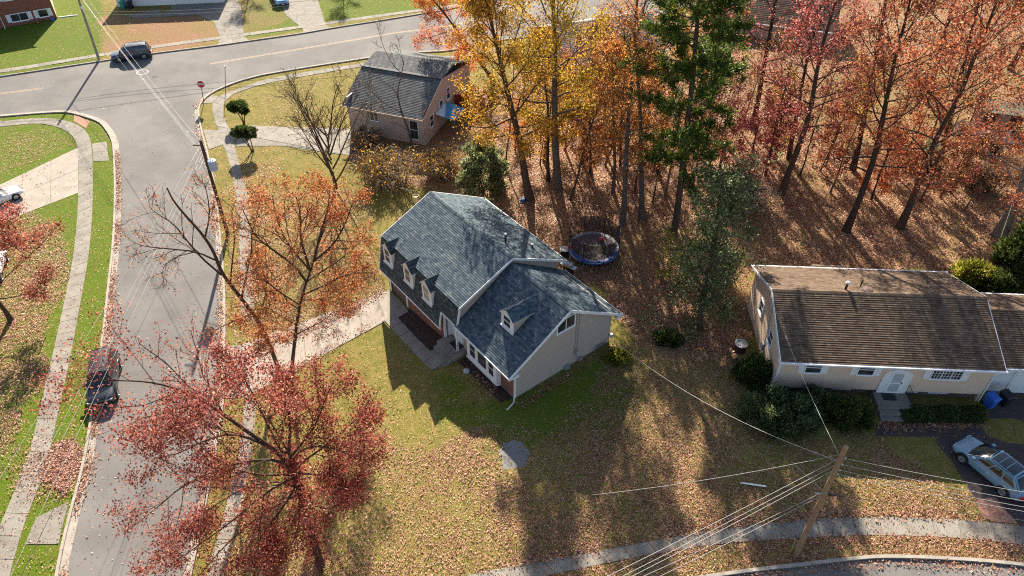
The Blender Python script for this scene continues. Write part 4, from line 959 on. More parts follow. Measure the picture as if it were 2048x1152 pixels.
# ------------------------------------------------------------------ houses at the top of the picture
def plain_house(O, X_, L, D, ez, rz, wall, shm, label, front, seed, gz=-1.0, windows=(), low=None):
    X_ = nrm(X_); Y_ = V3([-X_[1], X_[0], 0]); f = lambda a, b, z: O + X_ * a + Y_ * b + V3([0, 0, z])
    h = empty('suburban_house', f(L / 2, D / 2, gz), label, 'house')
    mb = MB(); mb.box(f, 0, L, 0, .15, gz - .1, ez); mb.build('front_wall', MAT[front], h)
    ff = lambda s, o, z: f(s, -o, z); g1 = [(.15, gz - .1), (D, gz - .1), (D, ez), (D / 2, rz - .1), (.15, ez)]
    mb = MB(); mb.prism([f(0, a, z) for a, z in g1], X_ * .15); mb.prism([f(L - .15, a, z) for a, z in g1], X_ * .15); mb.box(f, .15, L - .15, D - .15, D, gz - .1, ez); mb.build('wall', MAT[wall], h)
    mb = MB(); mb.prism([f(-.4, -.5, ez - .1), f(L + .4, -.5, ez - .1), f(L + .4, D / 2, rz), f(-.4, D / 2, rz)], [0, 0, -.12]); mb.prism([f(-.4, D + .5, ez - .1), f(L + .4, D + .5, ez - .1), f(L + .4, D / 2, rz), f(-.4, D / 2, rz)], [0, 0, -.12]); r_ = mb.build('roof', MAT[shm], h)
    mb = MB()
    for k_, b0 in enumerate((-.5, D + .5)):
        p = f(-.4, b0, ez - .1); up = f(-.4, D / 2, rz) - p; S = np.linalg.norm(up); shingles(mb, p, X_, up, [(0, 0), (L + .8, 0), (L + .8, S), (0, S)], .3, .7, seed + k_, lift=.02)
    o = mb.build('shingles', MAT[shm], r_, col=True, fix=False); o['kind'] = 'stuff'
    for b0 in (-.58, D + .58): mb = MB(); bar(mb, f(-.4, b0, ez - .17), f(L + .4, b0, ez - .17), .1, .12); mb.build('gutter', MAT['white'], h)
    for (s0, s1, z0, z1, c, sh) in windows:
        window(h, ff, s0, s1, z0, z1, .0, c, 1, fw=.1)
        if sh: shutters(h, ff, s0, s1, z0 - .08, z1 + .08, .45, .01, .12)
    return h, f
c0, c1 = GZ(115, 37, -1), GZ(0, 57, -1); X_ = nrm(c0 - c1)
O_ = c0 - X_ * 13; O_[2] = 0
bhse, bf = plain_house(O_, X_, 13, 8.5, 4.6, 6.6, 'siding_cream', 'shingle_grey', 'red brick house with white shuttered windows in the upper left corner', 'brick', 60, windows=[(11.0, 12.1, -.4, .5, 1, True), (7.6, 9.6, -.4, .5, 2, True), (11.0, 12.1, 2.5, 3.7, 1, True), (7.6, 9.6, 2.5, 3.7, 2, True)])
mb = MB(); mb.box(bf, 3.2, 3.5, -1.2, -.9, -1, 4.4); mb.box(bf, 4.0, 4.3, -1.2, -.9, -1, 4.4); mb.box(bf, 3.0, 4.5, -1.4, .0, 4.4, 4.6); mb.build('porch_column', MAT['white'], bhse)
mb = MB(); mb.tube([bf(6.4, -.1, 4.4), bf(6.4, -.1, -.9), bf(6.4, -.7, -.95)], .06, 6); mb.build('downspout', MAT['white'], bhse)
mb = MB(); bar(mb, bf(13.2, .3, -.95), bf(15.6, -.2, -.95), .12, .12); mb.build('drain_pipe', MAT['white'], bhse)
mb = MB(); mb.lathe(bf(10.5, -.6, -1.05), [(.2, 0), (.28, .35), (.3, .4), (.1, .42)], 12); tag(mb.build('flower_pot', MAT['brick']), 'terracotta pot below the brick house windows in the upper left corner', 'pot')
mb = MB(); mb.box(bf, 12.2, 12.6, -.7, -.35, -1, -.6); tag(mb.build('storage_tub', MAT['plastic_blue']), 'small blue tub at the brick house corner in the upper left', 'tub')
c0 = GZ(236, 14, -1); X2 = nrm(V3([1, .12, 0])); wh, wf = plain_house(V3([c0[0], c0[1], 0]), X2, 15, 8.5, 2.7, 5.2, 'siding_white', 'shingle_grey', 'white house with garage at the top edge behind the dark parked SUV', 'siding_white', 64)
mb = MB(); mb.box(wf, 5.2, 8.2, -.05, .0, -1, 1.2); mb.build('garage_door', MAT['white'], wh)
for i, (px, m_, lb) in enumerate((((246, 14), 'plastic_teal', 'teal wheelie bin against the white house at the top edge'), ((258, 12), 'plastic_black', 'black wheelie bin against the white house at the top edge'))):
    pass
g0 = GZ(1145, 129, 1.6); g1 = GZ(1300, 104, 1.6); X3 = nrm(g1 - g0); O_ = g0 - V3([0, 0, 1.6])
plain_house(O_ + V3([-X3[1], X3[0], 0]) * .5, X3, 13, 11, 1.7, 4.0, 'siding_pink', 'shingle_slate', 'house with a plain grey-brown roof half hidden by orange trees near the main street', 'siding_pink', 66, gz=0)
g0 = GZ(1440, 36, 2.0); plain_house(V3([g0[0], g0[1], 0]), nrm([1, -.35, 0]), 14, 9, 2.2, 4.6, 'siding_tan', 'shingle_brown', 'brown-roofed house behind the pine and red trees at the top edge', 'siding_tan', 68, gz=0)

# ------------------------------------------------------------------ vehicles
def wheel(parent, f, x, y, r, side):
    c = f(x, y, r); ax = np.asarray(f(0, side, 0)) - np.asarray(f(0, 0, 0))
    mb = MB(); mb.lathe(c, [(r * .5, -.11), (r * .93, -.115), (r, -.08), (r, .08), (r * .93, .115), (r * .62, .12), (r * .6, .06)], 20, ax=ax); t = mb.build('wheel', MAT['rubber'], parent, smooth=False)
    mb = MB(); ez = nrm(ax); ex = V3([0, 0, 1.0]); ey = np.cross(ez, ex)
    mb.lathe(c, [(r * .1, .1), (r * .16, .125), (r * .04, .13)], 10, ax=ax)
    for k in range(5):
        a = k * 2 * math.pi / 5; d = ex * math.cos(a) + ey * math.sin(a); bar(mb, c + ez * .105 + d * r * .1, c + ez * .105 + d * r * .6, .085, .03, ez)
    mb.lathe(c, [(r * .56, .085), (r * .64, .125), (r * .60, .13), (r * .54, .09)], 20, ax=ax)
    mb.build('rim', MAT['rim'], t)
def car(name, pos, fwd, L, W, Hh, paint, label, cat='car', style='suv', rails=True, roofglass=False):
    fwd = nrm(V3([fwd[0], fwd[1], 0])); lf = V3([-fwd[1], fwd[0], 0]); P = V3([pos[0], pos[1], T(pos[0]) + .02])
    f = lambda a, b, c: P + fwd * a + lf * b + V3([0, 0, c])
    root = empty(name, P, label, cat)
    r = .36 if style != 'coupe' else .33; h = L / 2; w = W / 2
    belt = Hh * (.60 if style != 'coupe' else .66); hood = belt - .06
    # stations: x, z bottom, z top, half width low, half width shoulder
    S = [(-h, .42, belt - .30, w * .72, w * .74), (-h + .06, .30, belt - .06, w * .88, w * .86), (-h + .35, .24, belt + .0, w * .97, w * .92), (-h + .9, .22, belt + .02, w, w * .945), (-.3, .2, belt, w, w * .95), (h - 1.55, .2, belt - .03, w, w * .94),
         (h - 1.25, .2, hood - .01, w, w * .92), (h - .6, .22, hood - .06, w * .99, w * .90), (h - .22, .26, hood - .12, w * .96, w * .86), (h - .04, .32, hood - .22, w * .88, w * .80), (h, .42, hood - .34, w * .78, w * .70)]
    mb = MB(); ring = lambda s: [(0, s[1]), (s[3] * .85, s[1]), (s[3], s[1] + .14), (s[3] * 1.0, (s[1] + s[2]) * .55), (s[4] * 1.02, s[2] - .10), (s[4] * .93, s[2] - .01), (s[4] * .5, s[2] + .03), (0, s[2] + .04)]
    vs = []; n = 14
    for s in S:
        R = ring(s); full = R + [(-y, z) for y, z in R[-2:0:-1]]
        vs += [f(s[0], y, z) for y, z in full]
    n = len(full)
    fs = [(i * n + j, i * n + (j + 1) % n, (i + 1) * n + (j + 1) % n, (i + 1) * n + j) for i in range(len(S) - 1) for j in range(n)] + [tuple(range(n)), tuple((len(S) - 1) * n + j for j in range(n))]
    mb.add(vs, fs); body = mb.build('body', MAT[paint], root, smooth=True)
    md = body.modifiers.new('round', 'SUBSURF'); md.levels = md.render_levels = 2
    # cabin: four curved side patches and a roof patch, glass laid just proud of them
    if style == 'suv': xb0, xb1, xt0, xt1 = -h + .14, h - 1.15, -h + .45, h - 2.0
    elif style == 'cross': xb0, xb1, xt0, xt1 = -h + .22, h - 1.02, -h + .95, h - 2.05
    elif style == 'pickup': xb0, xb1, xt0, xt1 = -h + 2.1, h - 1.45, -h + 2.3, h - 2.2
    else: xb0, xb1, xt0, xt1 = -h + .35, h - 1.35, -h + 1.5, h - 2.25
    wb, wt = w * .90, w * .66
    C = [f(xb0, -wb, belt - .05), f(xb1, -wb, belt - .10), f(xb1, wb, belt - .10), f(xb0, wb, belt - .05), f(xt0, -wt, Hh - .07), f(xt1, -wt, Hh - .07), f(xt1, wt, Hh - .07), f(xt0, wt, Hh - .07)]
    ctr = f((xb0 + xb1) / 2, 0, belt + .1)
    def patch(q, bulge):
        a, b, c, d = (C[i] for i in q); n_ = nrm(np.cross(b - a, d - a))
        if np.dot(n_, (a + c) / 2 - ctr) < 0: n_ = -n_
        return lambda s_, t_: (a * (1 - s_) + b * s_) * (1 - t_) + (d * (1 - s_) + c * s_) * t_ + n_ * (bulge[0] * 4 * s_ * (1 - s_) + bulge[1] * 4 * t_ * (1 - t_)), n_
    PT = {'L': patch((0, 1, 5, 4), (.03, .03)), 'F': patch((1, 2, 6, 5), (.12, .03)), 'R': patch((2, 3, 7, 6), (.03, .03)), 'B': patch((3, 0, 4, 7), (.10, .02)), 'T': patch((4, 5, 6, 7), (.045, .05))}
    def grid(m2, key, s0, s1, t0, t1, off, k=8):
        fn, n_ = PT[key]; ss = np.linspace(s0, s1, k + 1); tt = np.linspace(t0, t1, k + 1)
        m2.add([fn(a, b) + n_ * off for b in tt for a in ss], [(j * (k + 1) + i, j * (k + 1) + i + 1, (j + 1) * (k + 1) + i + 1, (j + 1) * (k + 1) + i) for i in range(k) for j in range(k)])
    m2 = MB()
    for key in PT: grid(m2, key, 0, 1, 0, 1, 0)
    cb = m2.build('cabin', MAT[paint], root, smooth=True)
    def pane(key, s0, s1, t0, t1, nm='window', off=.012): m2 = MB(); grid(m2, key, s0, s1, t0, t1, off); m2.build(nm, MAT['car_glass'], root, smooth=True)
    pane('F', .015, .985, .0, .97, 'windshield'); pane('B', .08, .92, .22, .9, 'rear_window')
    cuts = ((.08, .34), (.37, .64), (.67, .90)) if style in ('suv', 'cross') else ((.12, .5), (.53, .86))
    for s0, s1 in cuts: pane('L', s0, s1, .26, .9); pane('R', 1 - s1, 1 - s0, .26, .9)
    if roofglass: pane('T', .08, .40, .12, .88, 'sunroof', .008); pane('T', .43, .68, .12, .88, 'sunroof', .008); pane('T', .71, .95, .12, .88, 'sunroof', .008)
    if rails:
        for s in (-1, 1): m2 = MB(); m2.tube([f(xt0 + .15, s * (wt - .06), Hh - .02), f(xt0 + .3, s * (wt - .06), Hh + .05), f(xt1 - .3, s * (wt - .06), Hh + .05), f(xt1 - .1, s * (wt - .06), Hh - .02)], .022, 6); m2.build('roof_rail', MAT['plastic_black'], root)
    if style == 'pickup': m2 = MB(); m2.box(f, -h + .12, -h + 2.0, -w * .78, w * .78, belt - .02, belt + .04); m2.build('bed_cover', MAT['plastic_black'], root)
    for x in (h - .92, -h + .98):
        for s in (-1, 1):
            m2 = MB(); m2.lathe(f(x, s * (w - .06), r), [(r * 1.17, 0), (r * 1.17, .066), (r * 1.02, .07), (r * 1.0, .0)], 20, ax=lf * s); m2.build('wheel_arch', MAT['plastic_black'], root)
            wheel(root, f, x, s * (w - .075), r, s)
    for s in (-1, 1):
        m2 = MB(); m2.prism([f(h - .10, s * w * .45, hood - .36), f(h - .12, s * w * .82, hood - .33), f(h - .14, s * w * .86, hood - .24), f(h - .07, s * w * .48, hood - .27)], fwd * .07 + V3([0, 0, .02])); m2.build('headlight', MAT['lamp_clear'], root)
        m2 = MB(); m2.box(f, -h - .02, -h + .12, s * w * .80 - .11, s * w * .80 + .11, belt - .32, belt - .1); m2.build('taillight', MAT['lamp_red'], root)
        m2 = MB(); m2.box(f, xb1 - .5, xb1 - .3, min(s * (wb + .0), s * (wb + .22)), max(s * wb, s * (wb + .22)), belt + .0, belt + .15); m2.build('side_mirror', MAT[paint], root)
        for x in (.05, -1.05): m2 = MB(); m2.box(f, x - .3, x - .1, s * (w * .985) - .02, s * (w * .985) + .02, belt - .2, belt - .16); m2.build('door_handle', MAT['alu'], root)
    m2 = MB(); m2.box(f, h - .06, h + .02, -w * .5, w * .5, .42, .62); m2.build('grille', MAT['plastic_black'], root)
    m2 = MB(); m2.box(f, -h - .03, -h + .05, -w * .9, w * .9, .32, .52); m2.build('rear_bumper', MAT['plastic_black'], root)
    m2 = MB(); m2.box(f, h - .02, h + .03, -.16, .16, .38, .5); m2.build('license_plate', MAT['plate'], root)
    return root
d_ = G(225, 125) - G(310, 113)
car('parked_suv', G(266, 116.5), d_, 4.85, 1.88, 1.78, 'paint_navy', 'dark navy SUV parked on the main street in front of the white house', 'suv')
d_ = G(193, 790) - G(207, 683)
car('parked_suv', G(213, 768), d_, 4.8, 1.9, 1.72, 'paint_charcoal', 'near-black SUV parked along the leaf-filled gutter of the side street', 'suv')
a_, b_ = G(1921, 924), G(1999, 989); d_ = nrm(a_ - b_); n_ = V3([-d_[1], d_[0], 0]); n_ = n_ if n_[1] > 0 else -n_
car('parked_suv', (a_ + b_) / 2 + n_ * .88 - d_ * .05, d_, 4.65, 1.9, 1.62, 'paint_ice', 'ice blue crossover parked on the dark drive of the cream house', 'suv', 'cross', roofglass=True)
d_ = nrm(G(-80, 443) - G(157, 341)); e_ = G(46, 385)
car('parked_car', e_ + d_ * 2.3, -d_, 4.6, 1.85, 1.32, 'paint_white', 'white sports car on the pink concrete drive at the left edge', 'car', 'coupe', rails=False)
car('parked_car', G(-12, 545), G(150, 500) - G(133, 583), 4.6, 1.82, 1.45, 'paint_white', 'white car under the crimson tree at the left edge', 'car', 'coupe', rails=False)
d_ = nrm(G(592, 48) - G(566, 5)); car('pickup_truck', G(568, 16) - d_ * 2.9, d_, 5.3, 1.95, 1.82, 'paint_blue', 'bright blue pickup facing the street on a drive at the top edge', 'truck', 'pickup', rails=False)
car('parked_car', G(1641, 42), (1, -.4, 0), 4.5, 1.8, 1.45, 'paint_white', 'white car beyond the red trees near the top edge', 'car', 'coupe', rails=False)

# ------------------------------------------------------------------ poles, wires, signs
def pole(px, top, h, m_, label, r0=.17, r1=.12):
    b = G(*px); t = PY(*top, b[1]); v = nrm(t - b); t = b + v * h / v[2]
    o = empty('utility_pole', b, label, 'utility pole')
    mb = MB(); pts = [b + (t - b) * s - V3([0, 0, .2 if s == 0 else 0]) for s in np.linspace(0, 1, 6)]; mb.tube(pts, np.linspace(r0, r1, 6), 12); mb.build('shaft', MAT[m_], o)
    return o, b, t, lambda z: b + (t - b) * (z / h)
P1o, P1b, P1t, P1 = pole((1590, 1112), (1693, 892), 10.1, 'pole_wood', 'brown wooden utility pole by the curved walk at lower right')
P2o, P2b, P2t, P2 = pole((456, 470), (399.5, 276), 9.6, 'pole_dark', 'dark utility pole with a grey transformer beside the side street')
P3o, P3b, P3t, P3 = pole((198.6, 121), (158.3, 2.8), 9.6, 'pole_grey', 'weathered grey utility pole at the main street kerb in the upper left')
mb = MB(); c_ = P2(7.3) + V3([.48, -.1, 0]); mb.lathe(c_, [(.30, -.45), (.34, -.40), (.34, .40), (.31, .46), (.1, .5)], 18); tr = mb.build('transformer', MAT['transformer'], P2o)
mb = MB()
for a in (.0, .15, -.15): mb.tube([c_ + V3([a, -.1, .46]), c_ + V3([a, -.1, .68])], .035, 6)
bar(mb, P2(7.5), c_ + V3([-.2, 0, .2]), .06, .1); bar(mb, P2(7.0), c_ + V3([-.2, 0, -.3]), .06, .1); mb.build('bushing', MAT['grey_metal'], tr)
mb = MB(); mb.tube([c_ + V3([.12, -.34, -.35]), c_ + V3([.12, -.34, .35])], .03, 6); mb.tube([c_ + V3([-.12, -.34, -.35]), c_ + V3([-.12, -.34, .35])], .03, 6); mb.build('cooling_fin', MAT['transformer'], tr)
mb = MB(); bar(mb, P2(9.1) + V3([-.75, .1, 0]), P2(9.1) + V3([.1, -.05, 0]), .07, .09); mb.build('crossarm', MAT['pole_dark'], P2o)
mb = MB(); mb.lathe(P3(8.9) + V3([-.16, -.05, 0]), [(.05, 0), (.09, .08), (.06, .2)], 8); mb.lathe(P3(6.6) + V3([.1, -.12, 0]), [(.1, 0), (.12, .2), (.05, .3)], 8); mb.build('insulator', MAT['sign_white'], P3o)
mb = MB()
for z in (9.3, 8.8, 8.35, 8.0): mb.lathe(P1(z) + V3([.14, -.1, -.05]), [(.03, 0), (.06, .04), (.06, .1), (.03, .14)], 8)
mb.build('insulator', MAT['grey_metal'], P1o)
mb = MB(); mb.tube([P1(6.25) + V3([.2, -.1, 0]), P1(6.15) + V3([1.1, -.05, -.1])], .05, 8); mb.build('splice_case', MAT['plastic_black'], P1o)
mb = MB(); bar(mb, P1(6.3) + V3([-.55, -.05, .02]), P1(6.3) + V3([.12, -.1, 0]), .05, .06); mb.build('bracket', MAT['grey_metal'], P1o)
def wire(p0, p1, sag, r, m_, label, group, n=22):
    p0, p1 = np.asarray(p0, float), np.asarray(p1, float); t = np.linspace(0, 1, n)
    pts = p0 + (p1 - p0) * t[:, None]; pts[:, 2] -= sag * 4 * t * (1 - t)
    mb = MB(); mb.tube(pts, r, 5); o = mb.build('overhead_wire', MAT[m_], smooth=True); tag(o, label, 'wire', group)
ga = 'wires from the lower right pole'
ORD = ('topmost', 'second', 'third', 'fourth', 'lowest')
for wi, (z, px, py) in enumerate(((9.3, 1213, 1152), (8.8, 1243, 1152), (8.35, 1262, 1152), (6.5, 1300, 1145), (6.2, 1318, 1152))):
    p0 = P1(z) + V3([-.12, -.08, 0]); p1 = GZ(px, py, z - .45); p2 = p0 + (p1 - p0) * 2.3; p2[2] = z
    wire(p0, p2, .55, .013, 'wire', ORD[wi] + ' of the five pale wires running from the brown pole down to the lower left', ga)
for wi, (z, py) in enumerate(((9.3, 982), (8.8, 1000), (8.35, 1012), (8.0, 1021))):
    p0 = P1(z) + V3([.12, -.08, 0]); p1 = GZ(2048, py, z - .35); p2 = p0 + (p1 - p0) * 2.5; p2[2] = z
    wire(p0, p2, .45, .013, 'wire', (ORD[wi] if wi < 3 else 'lowest') + ' of the four pale wires running from the brown pole to the right edge', ga)
wire(P1(6.3) + V3([.12, -.08, 0]), GZ(2048, 1058, 5.6) + V3([10, -1, .4]), .3, .014, 'wire_dark', 'thin dark cable running low from the brown pole to the right edge', ga)
wire(P1(9.0) + V3([-.1, 0, 0]), HM(.15, 5.3, 5.4), 1.5, .015, 'wire', 'service wire sagging from the brown pole to the tan house gable', 'service wires')
wire(P1(9.2), RH(-.3, 4.3, RRZ - .35), .35, .013, 'wire', 'service wire rising from the brown pole to the cream house gable', 'service wires')
wire(P1(9.5) + V3([-.1, 0, 0]), V3([4.0, 21.0, 7.0]), .3, .012, 'wire', 'thin wire leaving the top of the brown pole to the left', 'service wires')
wire(P1(8.9) + V3([-2.4, -.15, .2]), P1(6.4) + V3([-.1, 0, 0]), .0, .014, 'wire', 'short stay wire hanging beside the brown pole', 'service wires')
gb = 'wires between the two left poles'
for wi, (z0, z1, dx) in enumerate(((9.4, 8.9, -.12), (9.2, 8.5, -.05), (9.0, 8.1, .02), (9.45, 9.2, .5))):
    wire(P3(z0) + V3([dx, -.1, 0]), P2(z1) + V3([-.15 + dx * .5, 0, 0]), .5, .011, 'wire', ('leftmost of the pale wires', 'second of the pale wires', 'third of the pale wires', 'rightmost of the pale wires')[wi] + ' strung between the grey pole and the transformer pole', gb)
wire(P3(6.6) + V3([.1, -.1, 0]), P2(6.2), .6, .016, 'wire_dark', 'dark cable strung low between the grey pole and the transformer pole', gb)
gc = 'wires down the side street'
for wi, (z, px, py, zz) in enumerate(((9.1, 0, 945, 7.9), (8.6, 0, 1069, 7.9), (8.3, 12, 1089, 7.7), (7.9, 30, 1120, 7.5))):
    p0 = P2(z) + V3([-.12, -.1, 0]); p1 = GZ(px, py, zz); p2 = p0 + (p1 - p0) * 1.5; wire(p0, p2, .25, .011, 'wire', ('leftmost', 'second', 'third', 'rightmost')[wi] + ' pale wire running from the transformer pole towards the lower left corner', gc)
p0 = P2(6.2); p1 = GZ(67, 1089, 5.6); wire(p0, p0 + (p1 - p0) * 1.4, .25, .016, 'wire_dark', 'dark cable running from the transformer pole towards the lower left corner', gc)
gd = 'wires along the main street'
for wi, (z, pys) in enumerate(((6.3, ((460, 18), 4.6)), (6.0, ((440, 26), 4.0)))):
    p0 = P3(z) + V3([.1, -.1, 0]); p1 = GZ(*pys[0], pys[1]); wire(p0, p0 + (p1 - p0) * 1.6 + V3([0, 0, 1.0]), .5, .022, 'wire', ('upper', 'lower')[wi] + ' of the thick pale cables running right from the grey pole along the main street', gd)
wire(P3(8.9) + V3([-.1, 0, 0]), P3(8.9) + V3([-38, -7.5, .4]), .7, .025, 'wire', 'wire running left from the grey pole along the main street', gd)
wire(P3(7.9) + V3([.1, 0, 0]), P3(7.9) + V3([70, 17, .4]), 1.4, .025, 'wire_dark', 'dark wire running right from the grey pole across the top edge', gd)
# stop sign
sb = G(407.8, 206.8); st = empty('stop_sign', sb, 'red octagonal STOP sign at the street corner', 'sign')
fdir = nrm(V3([.15, -1, 0])); sx_ = V3([-fdir[1], fdir[0], 0]); sx_ = sx_ if sx_[0] > 0 else -sx_
tp = PY(401.8, 168.6, sb[1]); ln = nrm(tp - sb); cS = sb + ln * 2.4
mb = MB(); bar(mb, sb - V3([0, 0, .1]), sb + ln * 2.75, .07, .05, fdir); mb.build('post', MAT['pole_dark'], st)
oc = lambda r_, o_: [cS + sx_ * r_ * math.cos(t) + V3([0, 0, 1]) * r_ * math.sin(t) + fdir * o_ for t in np.arange(8) * math.pi / 4 + math.pi / 8]
mb = MB(); mb.prism(oc(.45, .05), fdir * .012); mb.build('sign_border', MAT['sign_white'], st)
mb = MB(); mb.prism(oc(.415, .064), fdir * .004); mb.build('sign_face', MAT['stop_red'], st)
def text(body, size, c, right, up, out, mat, parent):
    cu = bpy.data.curves.new('lettering', 'FONT'); cu.body = body; cu.size = size; cu.align_x = 'CENTER'; cu.align_y = 'CENTER'; cu.extrude = .003; cu.offset = .008
    o = bpy.data.objects.new('lettering', cu); COL.objects.link(o); o.data.materials.append(mat)
    R_ = Matrix((right, up, out)).transposed().to_4x4(); R_.translation = Vector(c - ORG[parent.name]); me = bpy.data.meshes.new_from_object(o); bpy.data.objects.remove(o); o = bpy.data.objects.new('lettering', me); COL.objects.link(o)
    o.parent = parent; o.matrix_local = R_; return o
text('STOP', .33, cS + fdir * .072, Vector(sx_), Vector((0, 0, 1)), Vector(fdir), MAT['sign_white'], st)
# bare sign post near the corner
q = G(450.5, 187); e = empty('sign_post', q, 'thin bare metal post standing in the corner verge by the main street', 'post')
mb = MB(); mb.tube([q - V3([0, 0, .1]), PY(450, 131, q[1])], .035, 6); mb.build('shaft', MAT['black_metal'], e); mb = MB(); mb.box(frame(PY(450, 133, q[1]), V3([0, 1, 0]), V3([1, 0, 0])), -.3, .3, -.015, .015, -.08, .08); mb.build('blade', MAT['grey_metal'], e)
q = G(1581, 1103); e = empty('yard_sign', q, 'small yellow-green sign at the foot of the brown utility pole', 'sign')
fr = frame(q, nrm([.5, .85, 0]), nrm([-.85, .5, 0])); mb = MB(); mb.box(fr, -.28, .28, -.01, .01, .3, .85); mb.build('panel', MAT['sign_green'], e); mb = MB(); mb.box(fr, -.03, .03, .012, .03, -.05, .84); mb.build('stake', MAT['deck_wood'], e)
# ------------------------------------------------------------------ trampoline
tc = G(1187, 494, .85); tb = V3([tc[0], tc[1], T(tc[0])])
tr = empty('trampoline', tb, 'round trampoline with blue rim pad and black safety net behind the tan house', 'trampoline')
R0 = 2.12; NA = 40; ring = lambda r_, z: [tb + V3([r_ * math.cos(t), r_ * math.sin(t), z]) for t in np.arange(NA) * 2 * math.pi / NA]
mb = MB(); mb.add(ring(R0 - .28, .84) + [tb + V3([0, 0, .80])], [(i, (i + 1) % NA, NA) for i in range(NA)]); mb.build('jump_mat', MAT['tramp_mat'], tr)
def padseg(i0, i1, m_):
    mb = MB()
    for i in range(i0, i1):
        t0, t1 = i * 2 * math.pi / NA, (i + 1) * 2 * math.pi / NA; P = lambda r_, t, z: tb + V3([r_ * math.cos(t), r_ * math.sin(t), z])
        mb.add([P(R0 - .3, t0, .88), P(R0 - .3, t1, .88), P(R0, t1, .90), P(R0, t0, .90), P(R0 + .03, t1, .66), P(R0 + .03, t0, .66), P(R0 - .3, t0, .82), P(R0 - .3, t1, .82)], [(0, 1, 2, 3), (3, 2, 4, 5), (0, 6, 7, 1)])
    mb.build('rim_pad', MAT[m_], tr)
padseg(24, 38, 'pad_blue'); padseg(19, 21, 'pad_red'); padseg(21, 24, 'pad_blue'); padseg(0, 19, 'pad_pale'); padseg(38, 40, 'pad_pale')
mb = MB(); q = ring(R0 + .0, .78); mb.tube(q + [q[0]], .03, 6, cap=False); mb.build('frame_ring', MAT['grey_metal'], tr)
for k in range(8):
    t = k * math.pi / 4 + .3; P = lambda r_, z: tb + V3([r_ * math.cos(t), r_ * math.sin(t), z])
    mb = MB(); mb.tube([P(R0 + .02, 0), P(R0 + .02, .8)], .028, 6); mb.build('leg', MAT['grey_metal'], tr)
    mb = MB(); mb.tube([P(R0 + .09, .5), P(R0 + .09, 1.7), P(R0 + .02, 2.65)], .042, 6); mb.build('net_pole', MAT['black_metal'], tr)
mb = MB(); A_ = ring(R0 - .32, .88); B_ = [p + V3([rg.normal(0, .04), rg.normal(0, .04), 0]) for p in ring(R0 - .12, 1.75)]; C_ = ring(R0 - .04, 2.55)
mb.add(A_ + B_ + C_, [(r * NA + i, r * NA + (i + 1) % NA, r * NA + NA + (i + 1) % NA, r * NA + NA + i) for i in range(NA) for r in (0, 1)]); mb.build('net', MAT['net'], tr, smooth=True)
mb = MB(); q = ring(R0 - .02, 2.55); mb.tube(q + [q[0]], .012, 5, cap=False); mb.build('top_cord', MAT['black_metal'], tr)
q = tb + V3([1.9, 1.1, 0]); mb = MB(); mb.box(frame(q + V3([0.3, .2, 2.1]), [1, 0, 0], [0, 1, 0]), -.03, .03, -.22, .22, -.25, .2); mb.tube([q + V3([.1, .05, .8]), q + V3([.3, .2, 2.0])], .03, 6); mb.build('hoop_board', MAT['pad_blue'], tr)
mb = MB(); mb.lathe(tb + V3([.75, .85, .86]), [(.12, 0), (.24, .12), (.22, .24), (.06, .3)], 10); tag(mb.build('play_ball', MAT['pad_red']), 'small red toy lying on the trampoline bed', 'toy')
# ------------------------------------------------------------------ bins and small yard things
def bin_(pos, d, m_, label, hh=1.08):
    P = V3([pos[0], pos[1], T(pos[0])]); d = nrm(V3([d[0], d[1], 0])); s = V3([-d[1], d[0], 0]); f = lambda a, b, c: P + d * a + s * b + V3([0, 0, c])
    o = empty('wheelie_bin', P, label, 'bin'); mb = MB()
    mb.add([f(x * k, y * k, z) for z, k in ((.05, .78), (hh - .14, 1.0)) for x, y in ((-.36, -.30), (.36, -.30), (.36, .30), (-.36, .30))], [(0, 1, 5, 4), (1, 2, 6, 5), (2, 3, 7, 6), (3, 0, 4, 7), (0, 3, 2, 1), (4, 5, 6, 7)]); mb.box(f, -.38, .38, -.32, .32, hh - .18, hh - .12); mb.build('body', MAT[m_], o)
    mb = MB(); mb.add([f(-.40, -.33, hh - .119), f(.40, -.33, hh - .119), f(.40, .33, hh - .119), f(-.40, .33, hh - .119), f(-.36, -.28, hh + .02), f(.30, -.26, hh - .03), f(.30, .26, hh - .03), f(-.36, .28, hh + .02)], [(0, 1, 5, 4), (1, 2, 6, 5), (2, 3, 7, 6), (3, 0, 4, 7), (4, 5, 6, 7)]); mb.build('lid', MAT[m_], o)
    mb = MB(); mb.tube([f(-.46, -.25, hh - .1), f(-.46, .25, hh - .1)], .02, 6); mb.build('handle', MAT['plastic_black'], o)
    for y in (-.27, .27): mb = MB(); mb.lathe(f(-.34, y, .13), [(.13, -.03), (.13, .03), (.03, .04)], 12, ax=s); mb.build('wheel', MAT['rubber'], o)
bin_(G(1976, 812), (.35, -1, 0), 'plastic_blue', 'blue wheelie bin between the cream house and the dark drive')
bin_(G(2004, 808), (.3, -1, 0), 'plastic_black', 'black wheelie bin beside the blue one at the cream house')
bin_(G(248, 17), (0, -1, 0), 'plastic_teal', 'teal wheelie bin against the white house at the top edge')
bin_(G(262, 17), (0, -1, 0), 'plastic_black', 'black wheelie bin against the white house at the top edge')
q = G(1479, 700); o = empty('tree_stump', q, 'dark barrel-like stump with a pale rim near the cream house', 'stump')
mb = MB(); mb.lathe(q, [(.46, -.1), (.42, .2), (.42, .62), (.40, .66), (.34, .66), (.33, .6), (.1, .6)], 18); mb.build('trunk', MAT['bark_dark'], o)
